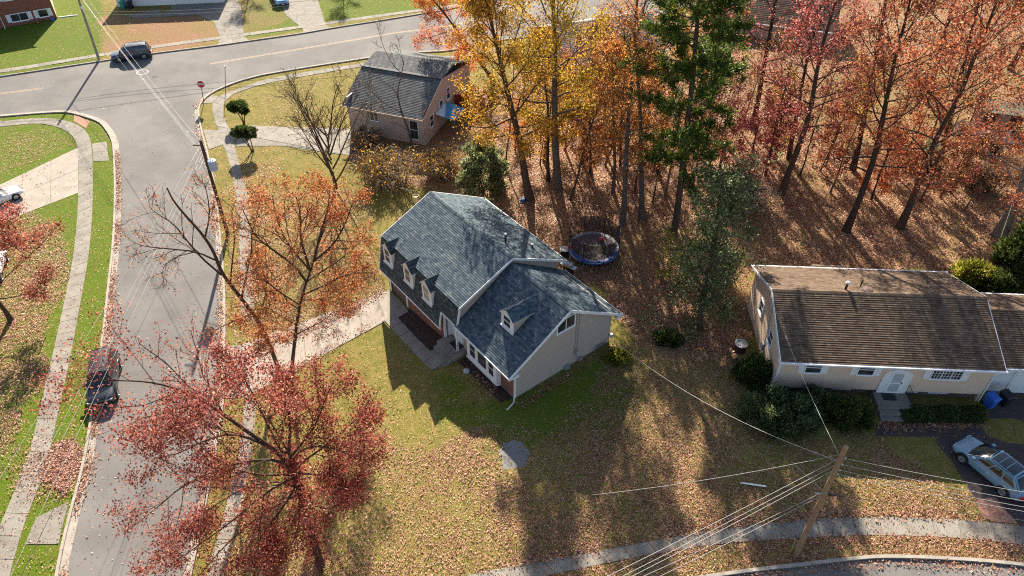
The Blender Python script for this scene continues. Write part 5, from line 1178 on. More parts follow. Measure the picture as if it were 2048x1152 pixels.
mb = MB(); mb.lathe(q + V3([0, 0, .64]), [(.36, 0), (.46, .0), (.47, .07), (.37, .08), (.34, .04)], 20); bar(mb, q + V3([-.36, 0, .67]), q + V3([.36, .05, .67]), .07, .04); bar(mb, q + V3([0, -.36, .665]), q + V3([.02, .36, .665]), .07, .04); mb.build('rim', MAT['skin_stone'], o)
q = G(832, 405); o = empty('bucket', q, 'pale yellow bucket standing behind the blue-roofed house corner', 'bucket')
mb = MB(); mb.lathe(q, [(.24, 0), (.3, .7), (.32, .72), (.32, .78), (.28, .78), (.26, .68), (.05, .66)], 18); mb.build('body', MAT['bucket'], o); mb = MB(); mb.tube([q + V3([.3 * math.cos(t), .02, .76 + .22 * math.sin(t)]) for t in np.linspace(0, math.pi, 9)], .012, 5); mb.build('handle', MAT['grey_metal'], o)
q = G(812, 385); mb = MB(); mb.tube([q + V3([-1.0, .9, .1]), q + V3([.6, -.6, .5])], .05, 6); tag(mb.build('loose_pole', MAT['skin_stone']), 'pale pole leaning beside the pale yellow bucket', 'pole')
q = G(1136, 545); gr = empty('barbecue_grill', q, 'barbecue grill between the tan house and the trampoline', 'grill')
fr = frame(q, nrm([.8, -.6, 0]), nrm([.6, .8, 0])); mb = MB(); mb.box(fr, -.35, .35, -.25, .25, .1, .75); mb.build('cabinet', MAT['black_metal'], gr)
mb = MB(); mb.prism([fr(-.38, -.28, .75), fr(-.38, .28, .75), fr(-.38, .24, 1.0), fr(-.38, .0, 1.1), fr(-.38, -.24, 1.0)], nrm([.8, -.6, 0]) * .76); mb.build('hood', MAT['grey_metal'], gr)
for s in (-1, 1): mb = MB(); mb.box(fr, s * .55 - .16, s * .55 + .16, -.22, .22, .72, .76); mb.build('side_shelf', MAT['alu'], gr)
for x in (-.3, .3):
    for y in (-.2, .2): mb = MB(); mb.box(fr, x - .03, x + .03, y - .03, y + .03, 0, .1); mb.build('leg', MAT['black_metal'], gr)
q = G(1129, 512); o = empty('side_table', q, 'small grey table with a dark base left of the trampoline', 'table'); fr = frame(q, [1, 0, 0], [0, 1, 0])
mb = MB(); mb.box(fr, -.42, .42, -.36, .36, .72, .78); mb.build('table_top', MAT['skin_stone'], o)
mb = MB(); mb.box(fr, -.34, .34, -.28, .28, .0, .7); mb.build('cabinet', MAT['plastic_black'], o)
q = G(1046, 403); o = empty('play_toy', q, 'small blue toy on the leaf-covered ground behind the tan house', 'toy'); mb = MB(); mb.lathe(q, [(.2, 0), (.26, .12), (.2, .3), (.06, .34)], 10); mb.build('body', MAT['pad_blue'], o); mb = MB(); bar(mb, q + V3([-.3, 0, .2]), q + V3([.3, .1, .3]), .1, .08); mb.build('handle', MAT['pad_blue'], o)
pa, pb = G(1010, 400), G(1075, 400)
mb = MB(); mb.tube([pa + V3([0, 0, 1.3]), (pa + pb) / 2 + V3([0, 0, 1.15]), pb + V3([0, 0, 1.3])], .03, 5); tag(mb.build('ribbon_line', MAT['pad_red']), 'red ribbon strung between trunks behind the tan house', 'ribbon')
q = G(1506, 972); mb = MB(); bar(mb, q + V3([-.75, .15, .12]), q + V3([.75, -.12, .14]), .09, .05); tag(mb.build('loose_gutter', MAT['alu']), 'pale length of gutter lying on the shaded lawn left of the brown pole', 'gutter')
q = G(933, 743); mb = MB(); r_ = np.random.default_rng(3); mb.lathe(q + V3([0, 0, -.04]), [(.22, 0), (.26, .12), (.15, .26), (.04, .3)], 8); tag(mb.build('garden_rock', MAT['skin_stone']), 'pale rock in the dark bed below the white box bay window', 'rock')
# shed, ramp boards at upper right
q = G(1995, 262); sx2 = nrm([1, -.28, 0]); sy2 = V3([-sx2[1], sx2[0], 0]); f = frame(q, sx2, sy2)
sh = empty('garden_shed', q, 'dark garden shed with a pale mossy roof at the right of the woods', 'shed')
mb = MB(); mb.box(f, -1.9, 1.9, 0, 2.6, 0, 2.0); mb.build('wall', MAT['bark_dark'], sh)
mb = MB(); mb.prism([f(-2.1, -.35, 2.05), f(2.1, -.35, 2.05), f(2.1, 1.3, 2.75), f(-2.1, 1.3, 2.75)], [0, 0, .07]); mb.prism([f(-2.1, 2.9, 2.05), f(2.1, 2.9, 2.05), f(2.1, 1.3, 2.75), f(-2.1, 1.3, 2.75)], [0, 0, .07]); mb.build('roof', simple('mossy_roof', (.36, .34, .22), .9, .25, 3, grime=(.24, .22, .12)), sh)
mb = MB(); mb.box(f, -.6, .6, -.05, .0, .05, 1.85); mb.build('door', MAT['deck_wood'], sh)
q = G(1922, 272); f = frame(q, nrm([.75, -.66, 0]), nrm([.66, .75, 0])); o = empty('board_panel', q, 'pinkish board sheet propped up among the trees left of the shed', 'board')
mb = MB(); mb.prism([f(-1.0, -.5, .05), f(1.0, -.5, .05), f(1.0, 1.1, 1.1), f(-1.0, 1.1, 1.1)], [0, 0, .05]); mb.build('sheet', MAT['tarp'], o); mb = MB(); mb.box(f, -.9, -.8, 1.0, 1.08, 0, 1.0); mb.box(f, .8, .9, 1.0, 1.08, 0, 1.0); mb.build('prop', MAT['deck_wood'], o)
q = G(1978, 282); f = frame(q, nrm([1, -.1, 0]), nrm([.1, 1, 0])); o = empty('wood_ramp', q, 'low pale timber ramp in front of the garden shed', 'ramp')
mb = MB(); mb.prism([f(-1.5, -.6, .05), f(2.2, -.6, .05), f(2.2, .9, .7), f(-1.5, .9, .7)], [0, 0, .08]); mb.build('deck_board', MAT['tarp'], o); mb = MB(); mb.box(f, -1.4, 2.1, .8, .88, 0, .7); mb.build('support', MAT['deck_wood'], o)

# ------------------------------------------------------------------ trees and plants
def mesh_np(name, V, Q, mat, col=None, smooth=False):
    V = np.asarray(V, np.float32); Q = np.asarray(Q, np.int32); me = bpy.data.meshes.new(name)
    me.vertices.add(len(V)); me.vertices.foreach_set('co', V.ravel())
    me.loops.add(Q.size); me.loops.foreach_set('vertex_index', Q.ravel())
    me.polygons.add(len(Q)); me.polygons.foreach_set('loop_start', np.arange(0, Q.size, 4, dtype=np.int32))
    if smooth: me.polygons.foreach_set('use_smooth', np.ones(len(Q), bool))
    me.materials.append(mat)
    if col is not None:
        a = me.attributes.new('Col', 'FLOAT_COLOR', 'POINT'); a.data.foreach_set('color', np.asarray(col, np.float32).ravel())
    me.update(calc_edges=True); return me
class Wood:
    def __init__(s): s.V = []; s.Q = []; s.n = 0
    def tube(s, pts, r, k):
        m = len(pts); t = np.gradient(pts, axis=0); t /= np.linalg.norm(t, axis=1)[:, None] + 1e-9
        ref = np.array([.31, .17, 1.0]) if abs(t[:, 2]).mean() < .75 else np.array([1.0, .2, 0])
        a = np.cross(t, ref); a /= np.linalg.norm(a, axis=1)[:, None] + 1e-9; b = np.cross(t, a)
        an = np.arange(k) * 2 * math.pi / k
        s.V.append((pts[:, None] + r[:, None, None] * (np.cos(an)[None, :, None] * a[:, None] + np.sin(an)[None, :, None] * b[:, None])).reshape(-1, 3))
        i, j = np.meshgrid(np.arange(m - 1), np.arange(k), indexing='ij'); j2 = (j + 1) % k
        s.Q.append((np.stack([i * k + j, i * k + j2, (i + 1) * k + j2, (i + 1) * k + j], -1).reshape(-1, 4) + s.n)); s.n += m * k
    def mesh(s, name, mat): return mesh_np(name, np.vstack(s.V), np.vstack(s.Q), mat, smooth=True)
class Leaves:
    def __init__(s): s.P = []; s.S = []; s.C = []; s.D = []
    def add(s, P, size, c, d=None):
        s.P.append(P); s.S.append(np.broadcast_to(size, len(P))); s.C.append(np.broadcast_to(c, len(P)))
        s.D.append(d if d is not None else np.full((len(P), 3), np.nan))
    def count(s): return sum(map(len, s.P))
    def mesh(s, name, mat, rng, aspect=.62, flat=.0, fold=.14):
        P = np.vstack(s.P); S = np.concatenate(s.S)[:, None] * rng.uniform(.65, 1.25, (len(P), 1)); C = np.concatenate(s.C); D = np.vstack(s.D); n = len(P)
        d = rng.normal(0, 1, (n, 3)); d[:, 2] -= .35; m = ~np.isnan(D[:, 0]); d[m] = D[m] + rng.normal(0, .35, (m.sum(), 3))
        d /= np.linalg.norm(d, axis=1)[:, None]
        nn = rng.normal(0, 1, (n, 3)); nn[:, 2] += flat; w = np.cross(d, nn); w /= np.linalg.norm(w, axis=1)[:, None] + 1e-9; u = np.cross(w, d)
        mid = P + d * S * .45 + u * S * fold
        V = np.stack([P, mid - w * S * aspect * .5, P + d * S, mid + w * S * aspect * .5], 1).reshape(-1, 3)
        c4 = np.ones((n, 4, 4), np.float32); c4[:, :, 0] = np.clip(C + rng.normal(0, .22, n), 0, 1)[:, None]; c4[:, :, 1] = rng.random(n)[:, None]; c4[:, :, 2] = 0
        return mesh_np(name, V, np.arange(4 * n).reshape(-1, 4), mat, c4.reshape(-1, 4))
def walk(rng, p, d, L, n, wob, up):
    out = [np.asarray(p, float)]; d = nrm(d)
    for _ in range(n):
        d = nrm(d + rng.normal(0, wob, 3) + V3([0, 0, up])); out.append(out[-1] + d * L / n)
    return np.array(out)
def at(pts, t):
    x = t * (len(pts) - 1); i = min(int(x), len(pts) - 2); f = x - i
    return pts[i] * (1 - f) + pts[i + 1] * f, nrm(pts[i + 1] - pts[i])
def ramify(W, Lf, rng, pts, r0, r1, lvl, P):
    n = P['n']; last = lvl >= len(n)
    W.tube(pts, np.linspace(r0, r1, len(pts)), (9, 6, 5, 4, 3)[min(lvl, 4)])
    L = np.linalg.norm(np.diff(pts, axis=0), axis=1).sum()
    if last or (lvl == len(n) - 1 and P.get('tipleaf', 1)):
        k = rng.poisson(P['leaf'] * (1 if last else .8))
        kp = P.get('keep', 1)
        if 'fade' in P: kp *= 1 - .6 * min(1, max(0, (pts[0][2] - P['fade'][0]) / (P['fade'][1] - P['fade'][0])))
        if k > 0 and rng.random() < kp:
            t = rng.uniform(.15, 1.08, k); i = np.clip((t * (len(pts) - 1)).astype(int), 0, len(pts) - 2); f = (t * (len(pts) - 1) - i)[:, None]
            q = pts[i] * (1 - f) + pts[i + 1] * f + rng.normal(0, P['sig'], (k, 3))
            if 'zmax' not in P or True: Lf.add(q, P['ls'], P.get('tone', .5) + rng.normal(0, .12))
    if last: return
    for k in range(n[lvl]):
        t = min(.99, P.get('t0', .22) + (1 - P.get('t0', .22)) * (k + rng.random()) / n[lvl])
        p, d = at(pts, t); v = rng.normal(0, 1, 3); v -= d * v.dot(d); v = nrm(v); v[2] += P.get('lift', .12)
        a = math.radians(rng.uniform(28, 62)); dd = nrm(d * math.cos(a) + v * math.sin(a))
        l = L * P['ratio'] * (1.15 - .6 * t) * rng.uniform(.7, 1.25); l = max(l, P.get('lmin', .35)); rr = max((r0 + (r1 - r0) * t) * .55, P.get('rmin', .010))
        ramify(W, Lf, rng, walk(rng, p, dd, l, 4 if lvl < 2 else 3, P.get('wob', .16), P.get('up', .05)), rr, max(rr * .4, P.get('rmin', .010) * .7), lvl + 1, P)
def tree_meshes(seed, h, r, clear, nl, spread, P, bark, top=.93, el=(15, 65), shape='oval', trunk=None, limbs=(), tl=True):
    rng = np.random.default_rng(seed); W = Wood(); Lf = Leaves()
    if trunk is None: trunk = walk(rng, (0, 0, 0), (0, 0, 1), h * top, 9, .045, .02); 
    trunk = np.asarray(trunk, float)
    rt = np.linspace(r, r * .22, len(trunk)); rt[0] *= 1.35
    W.tube(trunk, rt, 10)
    for k in range(nl):
        t = clear + (.99 - clear) * (k + rng.random() * .7) / nl; s = (t - clear) / (1 - clear)
        p, d = at(trunk, t); az = k * 2.399 + rng.normal(0, .35); e = math.radians(el[0] + (el[1] - el[0]) * s + rng.normal(0, 7))
        prof = {'oval': math.sin(math.pi * (.18 + .77 * s)) ** .8, 'cone': 1 - .82 * s, 'vase': .45 + .6 * s if s < .7 else .95 - .4 * (s - .7)}[shape]
        l = spread * prof * rng.uniform(.75, 1.2); rr = max(r * (1 - .75 * t) * .36, .022)
        ramify(W, Lf, rng, walk(rng, p, (math.cos(az) * math.cos(e), math.sin(az) * math.cos(e), math.sin(e)), l, 6, .10, .05), rr, rr * .25, 0, P)
    for pts, r0, r1 in limbs: ramify(W, Lf, rng, smoothline(pts, 1), r0, r1, 0, P)
    return W.mesh('wood', MAT[bark]), Lf, rng
def place_tree(name, base, wood, crown, label, group=None, cat='tree', lean=None, rz=0, sc=1.0, leafmat=None, barkmat=None):
    e = empty(name, base, label, cat, group)
    R_ = Matrix.Rotation(rz, 4, 'Z')
    if lean is not None: R_ = Vector((0, 0, 1)).rotation_difference(Vector(lean)).to_matrix().to_4x4() @ R_
    e.rotation_euler = R_.to_euler(); e.scale = (sc,) * 3
    for nm, me_, m_ in (('trunk', wood, barkmat), ('crown', crown, leafmat)):
        if me_ is None: continue
        o = bpy.data.objects.new(nm, me_); COL.objects.link(o); o.parent = e
        if m_: o.material_slots[0].link = 'OBJECT'; o.material_slots[0].material = MAT[m_]
    return e
gt = 'autumn trees of the woods'
PA = dict(n=(7, 5), ratio=.44, leaf=8.5, sig=.28, ls=.20, rmin=.012, wob=.15, up=.05)
PB = dict(n=(6, 5), ratio=.44, leaf=8.5, sig=.30, ls=.185, rmin=.012, wob=.18, up=.06, fade=(15, 22))
PC = dict(n=(5, 5), ratio=.45, leaf=7.5, sig=.24, ls=.20, rmin=.011, wob=.16, up=.04)
PE = dict(n=(7, 5), ratio=.44, leaf=15.5, sig=.30, ls=.20, rmin=.012, wob=.15, up=.03)
PF = dict(PB, leaf=7, keep=.55, fade=(9, 15))
PT_ = dict(n=(5, 5), ratio=.48, leaf=1.6, sig=.2, ls=.2, rmin=.009, wob=.18, up=.08)
VAR = []
for i, (h, r, cl, nl, sp, P, sh, el) in enumerate(((23, .31, .28, 28, 5.6, PA, 'oval', (5, 70)), (22, .28, .26, 24, 5.2, PB, 'oval', (15, 72)), (24, .32, .30, 24, 5.8, PA, 'vase', (10, 68)), (17, .24, .22, 20, 4.2, PB, 'oval', (10, 65)), (15, .17, .25, 15, 3.4, PC, 'oval', (5, 65)), (8, .13, .15, 16, 3.0, PC, 'vase', (0, 50)), (23, .38, .30, 28, 5.8, PE, 'oval', (0, 70)), (16, .24, .25, 20, 4.8, PE, 'oval', (0, 60)), (11, .085, .25, 12, 2.6, PT_, 'vase', (20, 70)), (19, .26, .24, 20, 4.6, PF, 'oval', (10, 68)))):
    w, L, rng = tree_meshes(100 + i, h, r, cl, nl, sp, P, 'bark_brown', el=el, shape=sh); VAR.append((h, w, L.mesh('crown', MAT['leaf_red'], rng)))
def wood_tree(px, top, v, leaf, label, bark='bark_brown', sc=1.0, rz=None, lean=None):
    b = G(*px)
    if top: t = PY(*top, b[1]); lv = nrm(t - b); lv = nrm(lv * V3([1, 1, 1]) + V3([0, 0, .0]))
    else: lv = V3([0, 0, 1.0])
    place_tree('woodland_tree', b - V3([0, 0, .1]), VAR[v][1], VAR[v][2], label, gt, lean=lv, rz=rg.uniform(0, 6.28) if rz is None else rz, sc=sc, leafmat=leaf, barkmat=bark)
WT = [
 ((1115, 378), (1095, 0), 6, 'leaf_gold', 'tall golden tree with the thick straight grey trunk behind the blue-roofed house', 'bark_grey', 1.0),
 ((1060, 398), (985, 60), 6, 'leaf_amber', 'amber tree with a trunk bending left just left of the tall golden tree', 'bark_brown', .95),
 ((1097, 363), (1093, 233), 4, 'leaf_amber', 'slim amber tree tucked behind the tall golden tree', 'bark_dark', 1.0),
 ((1245, 447), (1262, 300), 2, 'leaf_orange', 'orange tree with a pale grey trunk rising right behind the trampoline', 'bark_grey', .85),
 ((1283, 437), (1294, 300), 9, 'leaf_orange', 'orange tree with a grey trunk a little right of the trampoline', 'bark_grey', 1.0),
 ((1165, 323), (1168, 240), 4, 'leaf_rust', 'slender rust brown tree between the golden tree and the orange trees', 'bark_brown', .95),
 ((1226, 385), (1236, 290), 4, 'leaf_orange', 'slim orange tree in the second row behind the trampoline', 'bark_grey', 1.05),
 ((1563, 387), (1657, 127), 0, 'leaf_pinkred', 'pinkish red tree with a trunk leaning right, right of the pine', 'bark_brown', .98),
 ((1578, 318), (1592, 160), 9, 'leaf_pinkred', 'tall straight pinkish red tree behind the leaning one right of the pine', 'bark_dark', .9),
 ((1692, 462), (1783, 207), 0, 'leaf_red', 'red tree with a dark trunk leaning right behind the cream house', 'bark_dark', 1.0),
 ((1800, 455), (1913, 160), 0, 'leaf_red', 'large red tree with a pale trunk leaning right over the shed clearing', 'bark_brown', 1.0),
 ((1705, 340), (1749, 167), 9, 'leaf_red', 'red tree with an ivy-dotted trunk deeper in the woods', 'bark_dark', 1.1),
 ((1990, 470), (2062, 310), 2, 'leaf_red', 'thick pale grey trunk at the right edge, the upper of the pair', 'bark_pale', 1.0),
 ((1992, 520), (2052, 385), 1, 'leaf_red', 'thick grey trunk at the right edge, the lower of the pair', 'bark_pale', 1.0),
 ((1880, 310), (1915, 200), 9, 'leaf_crimson', 'crimson tree with a dark trunk left of the shed', 'bark_dark', 1.1),
 ((990, 165), (905, 40), 7, 'leaf_scarlet', 'brilliant scarlet and orange tree over the grey-roofed house', 'bark_dark', .92),
 ((1150, 205), None, 5, 'leaf_pinkred', 'small pinkish crimson tree below the grey-brown roof', 'bark_dark', .8),
 ((1505, 255), (1520, 150), 9, 'leaf_pinkred', 'pinkish red tree directly right of the pine crown', 'bark_dark', 1.15),
 ((1850, 205), (1890, 80), 9, 'leaf_red', 'bright red tree in the back row above the clearing', 'bark_dark', 1.2),
 ((2020, 140), (2070, 30), 9, 'leaf_scarlet', 'orange-red tree in the upper right corner', 'bark_dark', 1.2),
 ((1440, 335), None, 5, 'leaf_pinkred', 'low pinkish red sapling crown at the foot of the pine', 'bark_dark', .95),
 ((1492, 372), None, 5, 'leaf_pinkred', 'low pinkish red sapling beside the grey brush pile', 'bark_dark', 1.0),
 ((1742, 400), None, 5, 'leaf_scarlet', 'low scarlet sapling between the two leaning red trees', 'bark_dark', .8),
 ((1205, 290), None, 4, 'leaf_rust', 'rusty orange thin tree in the third row behind the trampoline', 'bark_brown', .9),
 ((1315, 345), (1322, 250), 4, 'leaf_orange', 'slim orange tree just left of the pine trunk', 'bark_dark', 1.0),
 ((1255, 215), (1262, 120), 9, 'leaf_orange', 'forked orange tree in front of the grey-brown roof', 'bark_dark', 1.0),
 ((1330, 250), None, 4, 'leaf_rust', 'thin rust tree behind the pine', 'bark_dark', 1.0),
 ((1880, 395), None, 5, 'leaf_rust', 'low rusty sapling under the large red tree', 'bark_dark', .8),
 ((2020, 415), None, 5, 'leaf_rust', 'rusty brush sapling below the shed at the right', 'bark_dark', .95),
 ((1030, 300), None, 5, 'leaf_scarlet', 'small scarlet sapling beside the red deck steps', 'bark_dark', .62),
 ((1545, 300), None, 5, 'leaf_gold', 'small yellow sapling among the pinkish red trees', 'bark_dark', .9),
 ((1690, 265), None, 5, 'leaf_gold', 'yellow sapling crown at the edge of the far clearing', 'bark_dark', .9),
 ((1420, 235), None, 4, 'leaf_pinkred', 'slender pinkish tree behind the pine crown', 'bark_dark', 1.1),
]
for t in WT: wood_tree(t[0], t[1], t[2], t[3], t[4], t[5], t[6])
NTH = [w_ + ' from the left,' for w_ in 'first second third fourth fifth sixth seventh eighth ninth'.split()]
thin = 'thin bare saplings in the woods'
for lb, pts in (('thin bare sapling among the trunks behind the trampoline', ((1140, 400), (1185, 350), (1210, 330), (1270, 385), (1305, 405), (1330, 395), (1240, 330))), ('thin bare sapling near the foot of the pine', ((1385, 400), (1410, 360), (1390, 300), (1455, 300), (1480, 262))),
                ('thin bare sapling among the pinkish red trees', ((1530, 350), (1560, 242), (1600, 350), (1620, 282), (1640, 342))), ('thin bare sapling behind the cream house among the red trees', ((1660, 385), (1760, 352), (1840, 402), (1860, 285), (1900, 342), (1930, 420))), ('thin bare sapling between the holly and the golden tree', ((1080, 330), (1012, 330)))):
    for qi, q in enumerate(sorted(pts)): place_tree('woodland_sapling', G(*q) - V3([0, 0, .05]), VAR[8][1], VAR[8][2], NTH[qi] + ' ' + lb, thin, lean=nrm([rg.normal(0, .1), rg.normal(0, .1), 1]), rz=rg.uniform(0, 6.28), sc=rg.uniform(.75, 1.3), leafmat='leaf_rust', barkmat=('bark_brown', 'bark_dark', 'bark_grey')[rg.integers(3)])
low = 'low leafy saplings in the woods'
for lb, m_, pts in (('low orange sapling behind the trampoline', 'leaf_orange', ((1180, 345), (1290, 302))), ('low amber sapling by the golden tree', 'leaf_amber', ((1240, 300), (1130, 300), (1088, 322))), ('low pinkish sapling by the pinkish red trees', 'leaf_pinkred', ((1370, 342), (1530, 332))),
                    ('low red sapling behind the cream house', 'leaf_red', ((1650, 332), (1790, 352))), ('low crimson sapling below the propped board sheet', 'leaf_crimson', ((1900, 385),))):
    for qi, q in enumerate(sorted(pts)): place_tree('woodland_sapling', G(*q) - V3([0, 0, .05]), VAR[5][1], VAR[5][2], NTH[qi] + ' ' + lb, low, rz=rg.uniform(0, 6.28), sc=rg.uniform(.75, 1.15), leafmat=m_, barkmat='bark_dark')
# pine
rng = np.random.default_rng(5); W = Wood(); Lf = Leaves()
b = G(1348, 463); tk = [PY(1348, 463, b[1]), PY(1358, 400, b[1]), PY(1372, 270, b[1]), PY(1385, 165, b[1]), PY(1392, 80, b[1]), PY(1398, 0, b[1]), PY(1403, -230, b[1])]
tk = smoothline(np.array(tk) - b, 2); W.tube(tk, np.linspace(.33, .07, len(tk)), 10); hp = tk[-1][2]
for k in range(72):
    t = .26 + .73 * (k + rng.random()) / 72; p, d = at(tk, t); az = k * 2.4 + rng.normal(0, .3); l = (6.2 * (1 - t) ** .5 + .7) * rng.uniform(.6, 1.15) * (1 if t > .40 else .6)
    pts = walk(rng, p, (math.cos(az), math.sin(az), rng.uniform(-.15, .25)), l, 6, .13, .02); W.tube(pts, np.linspace(.055, .014, 7), 4)
    for j in range(11):
        tt = .3 + .7 * (j + rng.random()) / 11; q, dq = at(pts, tt); sd = nrm(dq + rng.normal(0, .7, 3)); tw = walk(rng, q, sd, rng.uniform(.4, 1.0), 3, .15, .08); W.tube(tw, np.linspace(.014, .006, 4), 3)
        for c in range(3):
            cc, dc = at(tw, .35 + .3 * c); m_ = 15; dd = rng.normal(0, 1, (m_, 3)) + dc * 1.1 + V3([0, 0, .35]); Lf.add(cc + rng.normal(0, .14, (m_, 3)), .40, .55 + rng.normal(0, .15), dd / np.linalg.norm(dd, axis=1)[:, None])
place_tree('pine_tree', b, W.mesh('wood', MAT['bark_brown']), Lf.mesh('crown', MAT['leaf_pine'], rng, .26), 'tall green pine with bare lower trunk at the top middle of the woods', cat='tree')
# the two leaning orange trees by the street and the crimson tree in front
def world_limb(px, Y0, dY, base): return np.array([PY(x, y, Y0 + dY * i / max(1, len(px) - 1)) for i, (x, y) in enumerate(px)]) - base
PO = dict(n=(10, 8), ratio=.48, leaf=24, sig=.22, ls=.13, rmin=.011, wob=.17, up=.04, tone=.5, keep=.78)
b = G(583, 742); Y0 = b[1]
L_ = lambda px, d=0.0, y0=0.0: world_limb(px, Y0 + y0, d, b)
tk = smoothline(L_([(583, 742), (586, 713), (597, 617), (613, 563), (628, 522)], 1.0), 2)
limbs = [(L_([(613, 563), (587, 530), (560, 510), (510, 473), (497, 443), (483, 415)], -1.5, .6), .10, .02), (L_([(628, 522), (667, 490), (690, 450), (707, 400)], 2.0, 1.0), .09, .02), (L_([(620, 540), (600, 477), (602, 430), (590, 385)], 1.0, .8), .10, .02), (L_([(628, 522), (640, 470), (655, 420), (660, 380)], 3.0, 1.0), .09, .02),
         (L_([(600, 610), (560, 585), (530, 560), (500, 540)], -2.5, .4), .07, .02), (L_([(605, 590), (650, 570), (690, 550), (720, 545)], -1.0, .5), .07, .02), (L_([(592, 650), (560, 630), (535, 615), (505, 605)], -2.0, .3), .05, .015), (L_([(590, 670), (620, 655), (650, 640), (670, 620)], -1.5, .2), .05, .012), (L_([(597, 617), (570, 600), (545, 545), (520, 520)], 1.5, .5), .06, .012), (L_([(600, 600), (640, 600), (680, 590), (700, 570)], 1.5, .5), .06, .012), (L_([(590, 660), (555, 660), (520, 655), (490, 640)], -.5, .3), .05, .012), (L_([(588, 690), (570, 680), (540, 685), (520, 690)], -1.5, .1), .04, .01), (L_([(613, 563), (640, 545), (680, 520), (725, 480)], 3.5, .7), .08, .02), (L_([(620, 540), (575, 490), (550, 430), (545, 390)], 2.5, .8), .08, .02)]
w, L, rng = tree_meshes(11, 10, .17, .6, 0, 1, PO, 'bark_brown', trunk=tk, limbs=limbs)
place_tree('maple_tree', b, w, L.mesh('crown', MAT['leaf_copper'], rng), 'orange-red tree with an upright trunk between the side street and the blue-roofed house', 'orange trees by the side street')
b2 = G(556, 735); Y0 = b2[1]; b = b2
tk = smoothline(L_([(556, 735), (527, 657), (483, 597), (443, 547), (428, 503), (403, 466), (376, 437), (347, 403), (334, 376)], -1.5), 2)
PO2 = dict(PO, keep=.32, leaf=8, n=(9, 7), ratio=.42)
limbs = [(L_([(437, 523), (393, 503), (333, 497), (290, 493), (267, 485)], -1.5, -.7), .07, .012), (L_([(443, 550), (400, 513), (373, 480), (347, 447), (313, 427), (297, 412)], -.8, -.6), .075, .012), (L_([(393, 503), (345, 515), (322, 540), (330, 570)], -1.0, -.9), .035, .01), (L_([(410, 475), (420, 430), (415, 390), (408, 365)], 1.5, -.8), .06, .012), (L_([(483, 597), (495, 540), (505, 490), (500, 440)], 1.5, -.4), .08, .015), (L_([(460, 570), (465, 520), (470, 470), (462, 420)], .5, -.5), .07, .012), (L_([(505, 627), (470, 640), (440, 655), (420, 668)], -1.2, -.3), .05, .012), (L_([(515, 640), (530, 600), (535, 550), (530, 500)], .5, -.2), .07, .012)]
w, L, rng = tree_meshes(12, 10, .16, .6, 0, 1, PO2, 'bark_brown', trunk=tk, limbs=limbs)
place_tree('maple_tree', b, w, L.mesh('crown', MAT['leaf_copper'], rng), 'sparse orange tree whose long trunk leans left over the side street', 'orange trees by the side street')
b = G(640, 1125); Y0 = b[1]
tk = smoothline(L_([(640, 1125), (625, 1070), (604, 1000), (587, 941), (578, 905)], .2), 2)
PR = dict(n=(9, 7), ratio=.44, leaf=44, sig=.24, ls=.125, rmin=.008, wob=.15, up=.03, tone=.45)
limbs = [(L_([(587, 941), (551, 900), (499, 866), (457, 836), (416, 808), (386, 791), (337, 772), (292, 763), (240, 761), (190, 761)], -.5), .12, .012), (L_([(560, 908), (510, 880), (461, 866), (409, 881), (364, 904), (325, 915)], -1.5), .075, .012), (L_([(590, 950), (562, 919), (487, 922), (412, 949), (360, 975), (320, 1010), (262, 1057)], -2.2), .09, .012), (L_([(592, 955), (576, 960), (525, 990), (469, 1039), (412, 1080), (337, 1132)], -3.0), .08, .012),
         (L_([(578, 905), (561, 904), (524, 825), (494, 765), (464, 725)], 1.0), .09, .012), (L_([(580, 915), (610, 880), (632, 850), (650, 800), (668, 760)], 1.5), .08, .012), (L_([(585, 935), (625, 910), (665, 880), (700, 850), (722, 825)], 1.5), .07, .012), (L_([(590, 945), (640, 950), (680, 955), (712, 965)], -.5), .07, .012), (L_([(595, 965), (570, 1010), (530, 1060), (500, 1110)], -3.2), .07, .012),
         (L_([(600, 990), (625, 1010), (660, 1020), (690, 1000)], -2.0), .06, .012), (L_([(578, 905), (580, 850), (575, 800), (560, 760)], 2.0), .08, .012), (L_([(580, 910), (545, 850), (520, 810), (455, 780), (400, 830)], -1.5), .05, .01), (L_([(597, 975), (540, 960), (480, 980), (430, 1010), (380, 1050)], -2.6), .06, .01), (L_([(600, 985), (600, 1040), (585, 1090), (560, 1130)], -3.6), .06, .01), (L_([(583, 925), (600, 900), (640, 890), (690, 905), (735, 900)], -1.0), .05, .01), (L_([(600, 985), (520, 1030), (450, 1090), (400, 1150), (350, 1200)], -3.6), .06, .01), (L_([(590, 950), (500, 950), (430, 920), (370, 860), (310, 850)], -1.0), .06, .01)]
w, L, rng = tree_meshes(13, 10, .24, .55, 0, 1, PR, 'bark_brown', trunk=tk, limbs=limbs)
for t_ in np.linspace(.12, .95, 60): q_, _d = at(tk, t_); L.add(q_ + rng.normal(0, 1, (45, 3)) * V3([.42, .42, .2]), .17, .4)
place_tree('maple_tree', b, w, L.mesh('crown', MAT['leaf_crimson'], rng), 'wide crimson tree in the near foreground beside the side street')
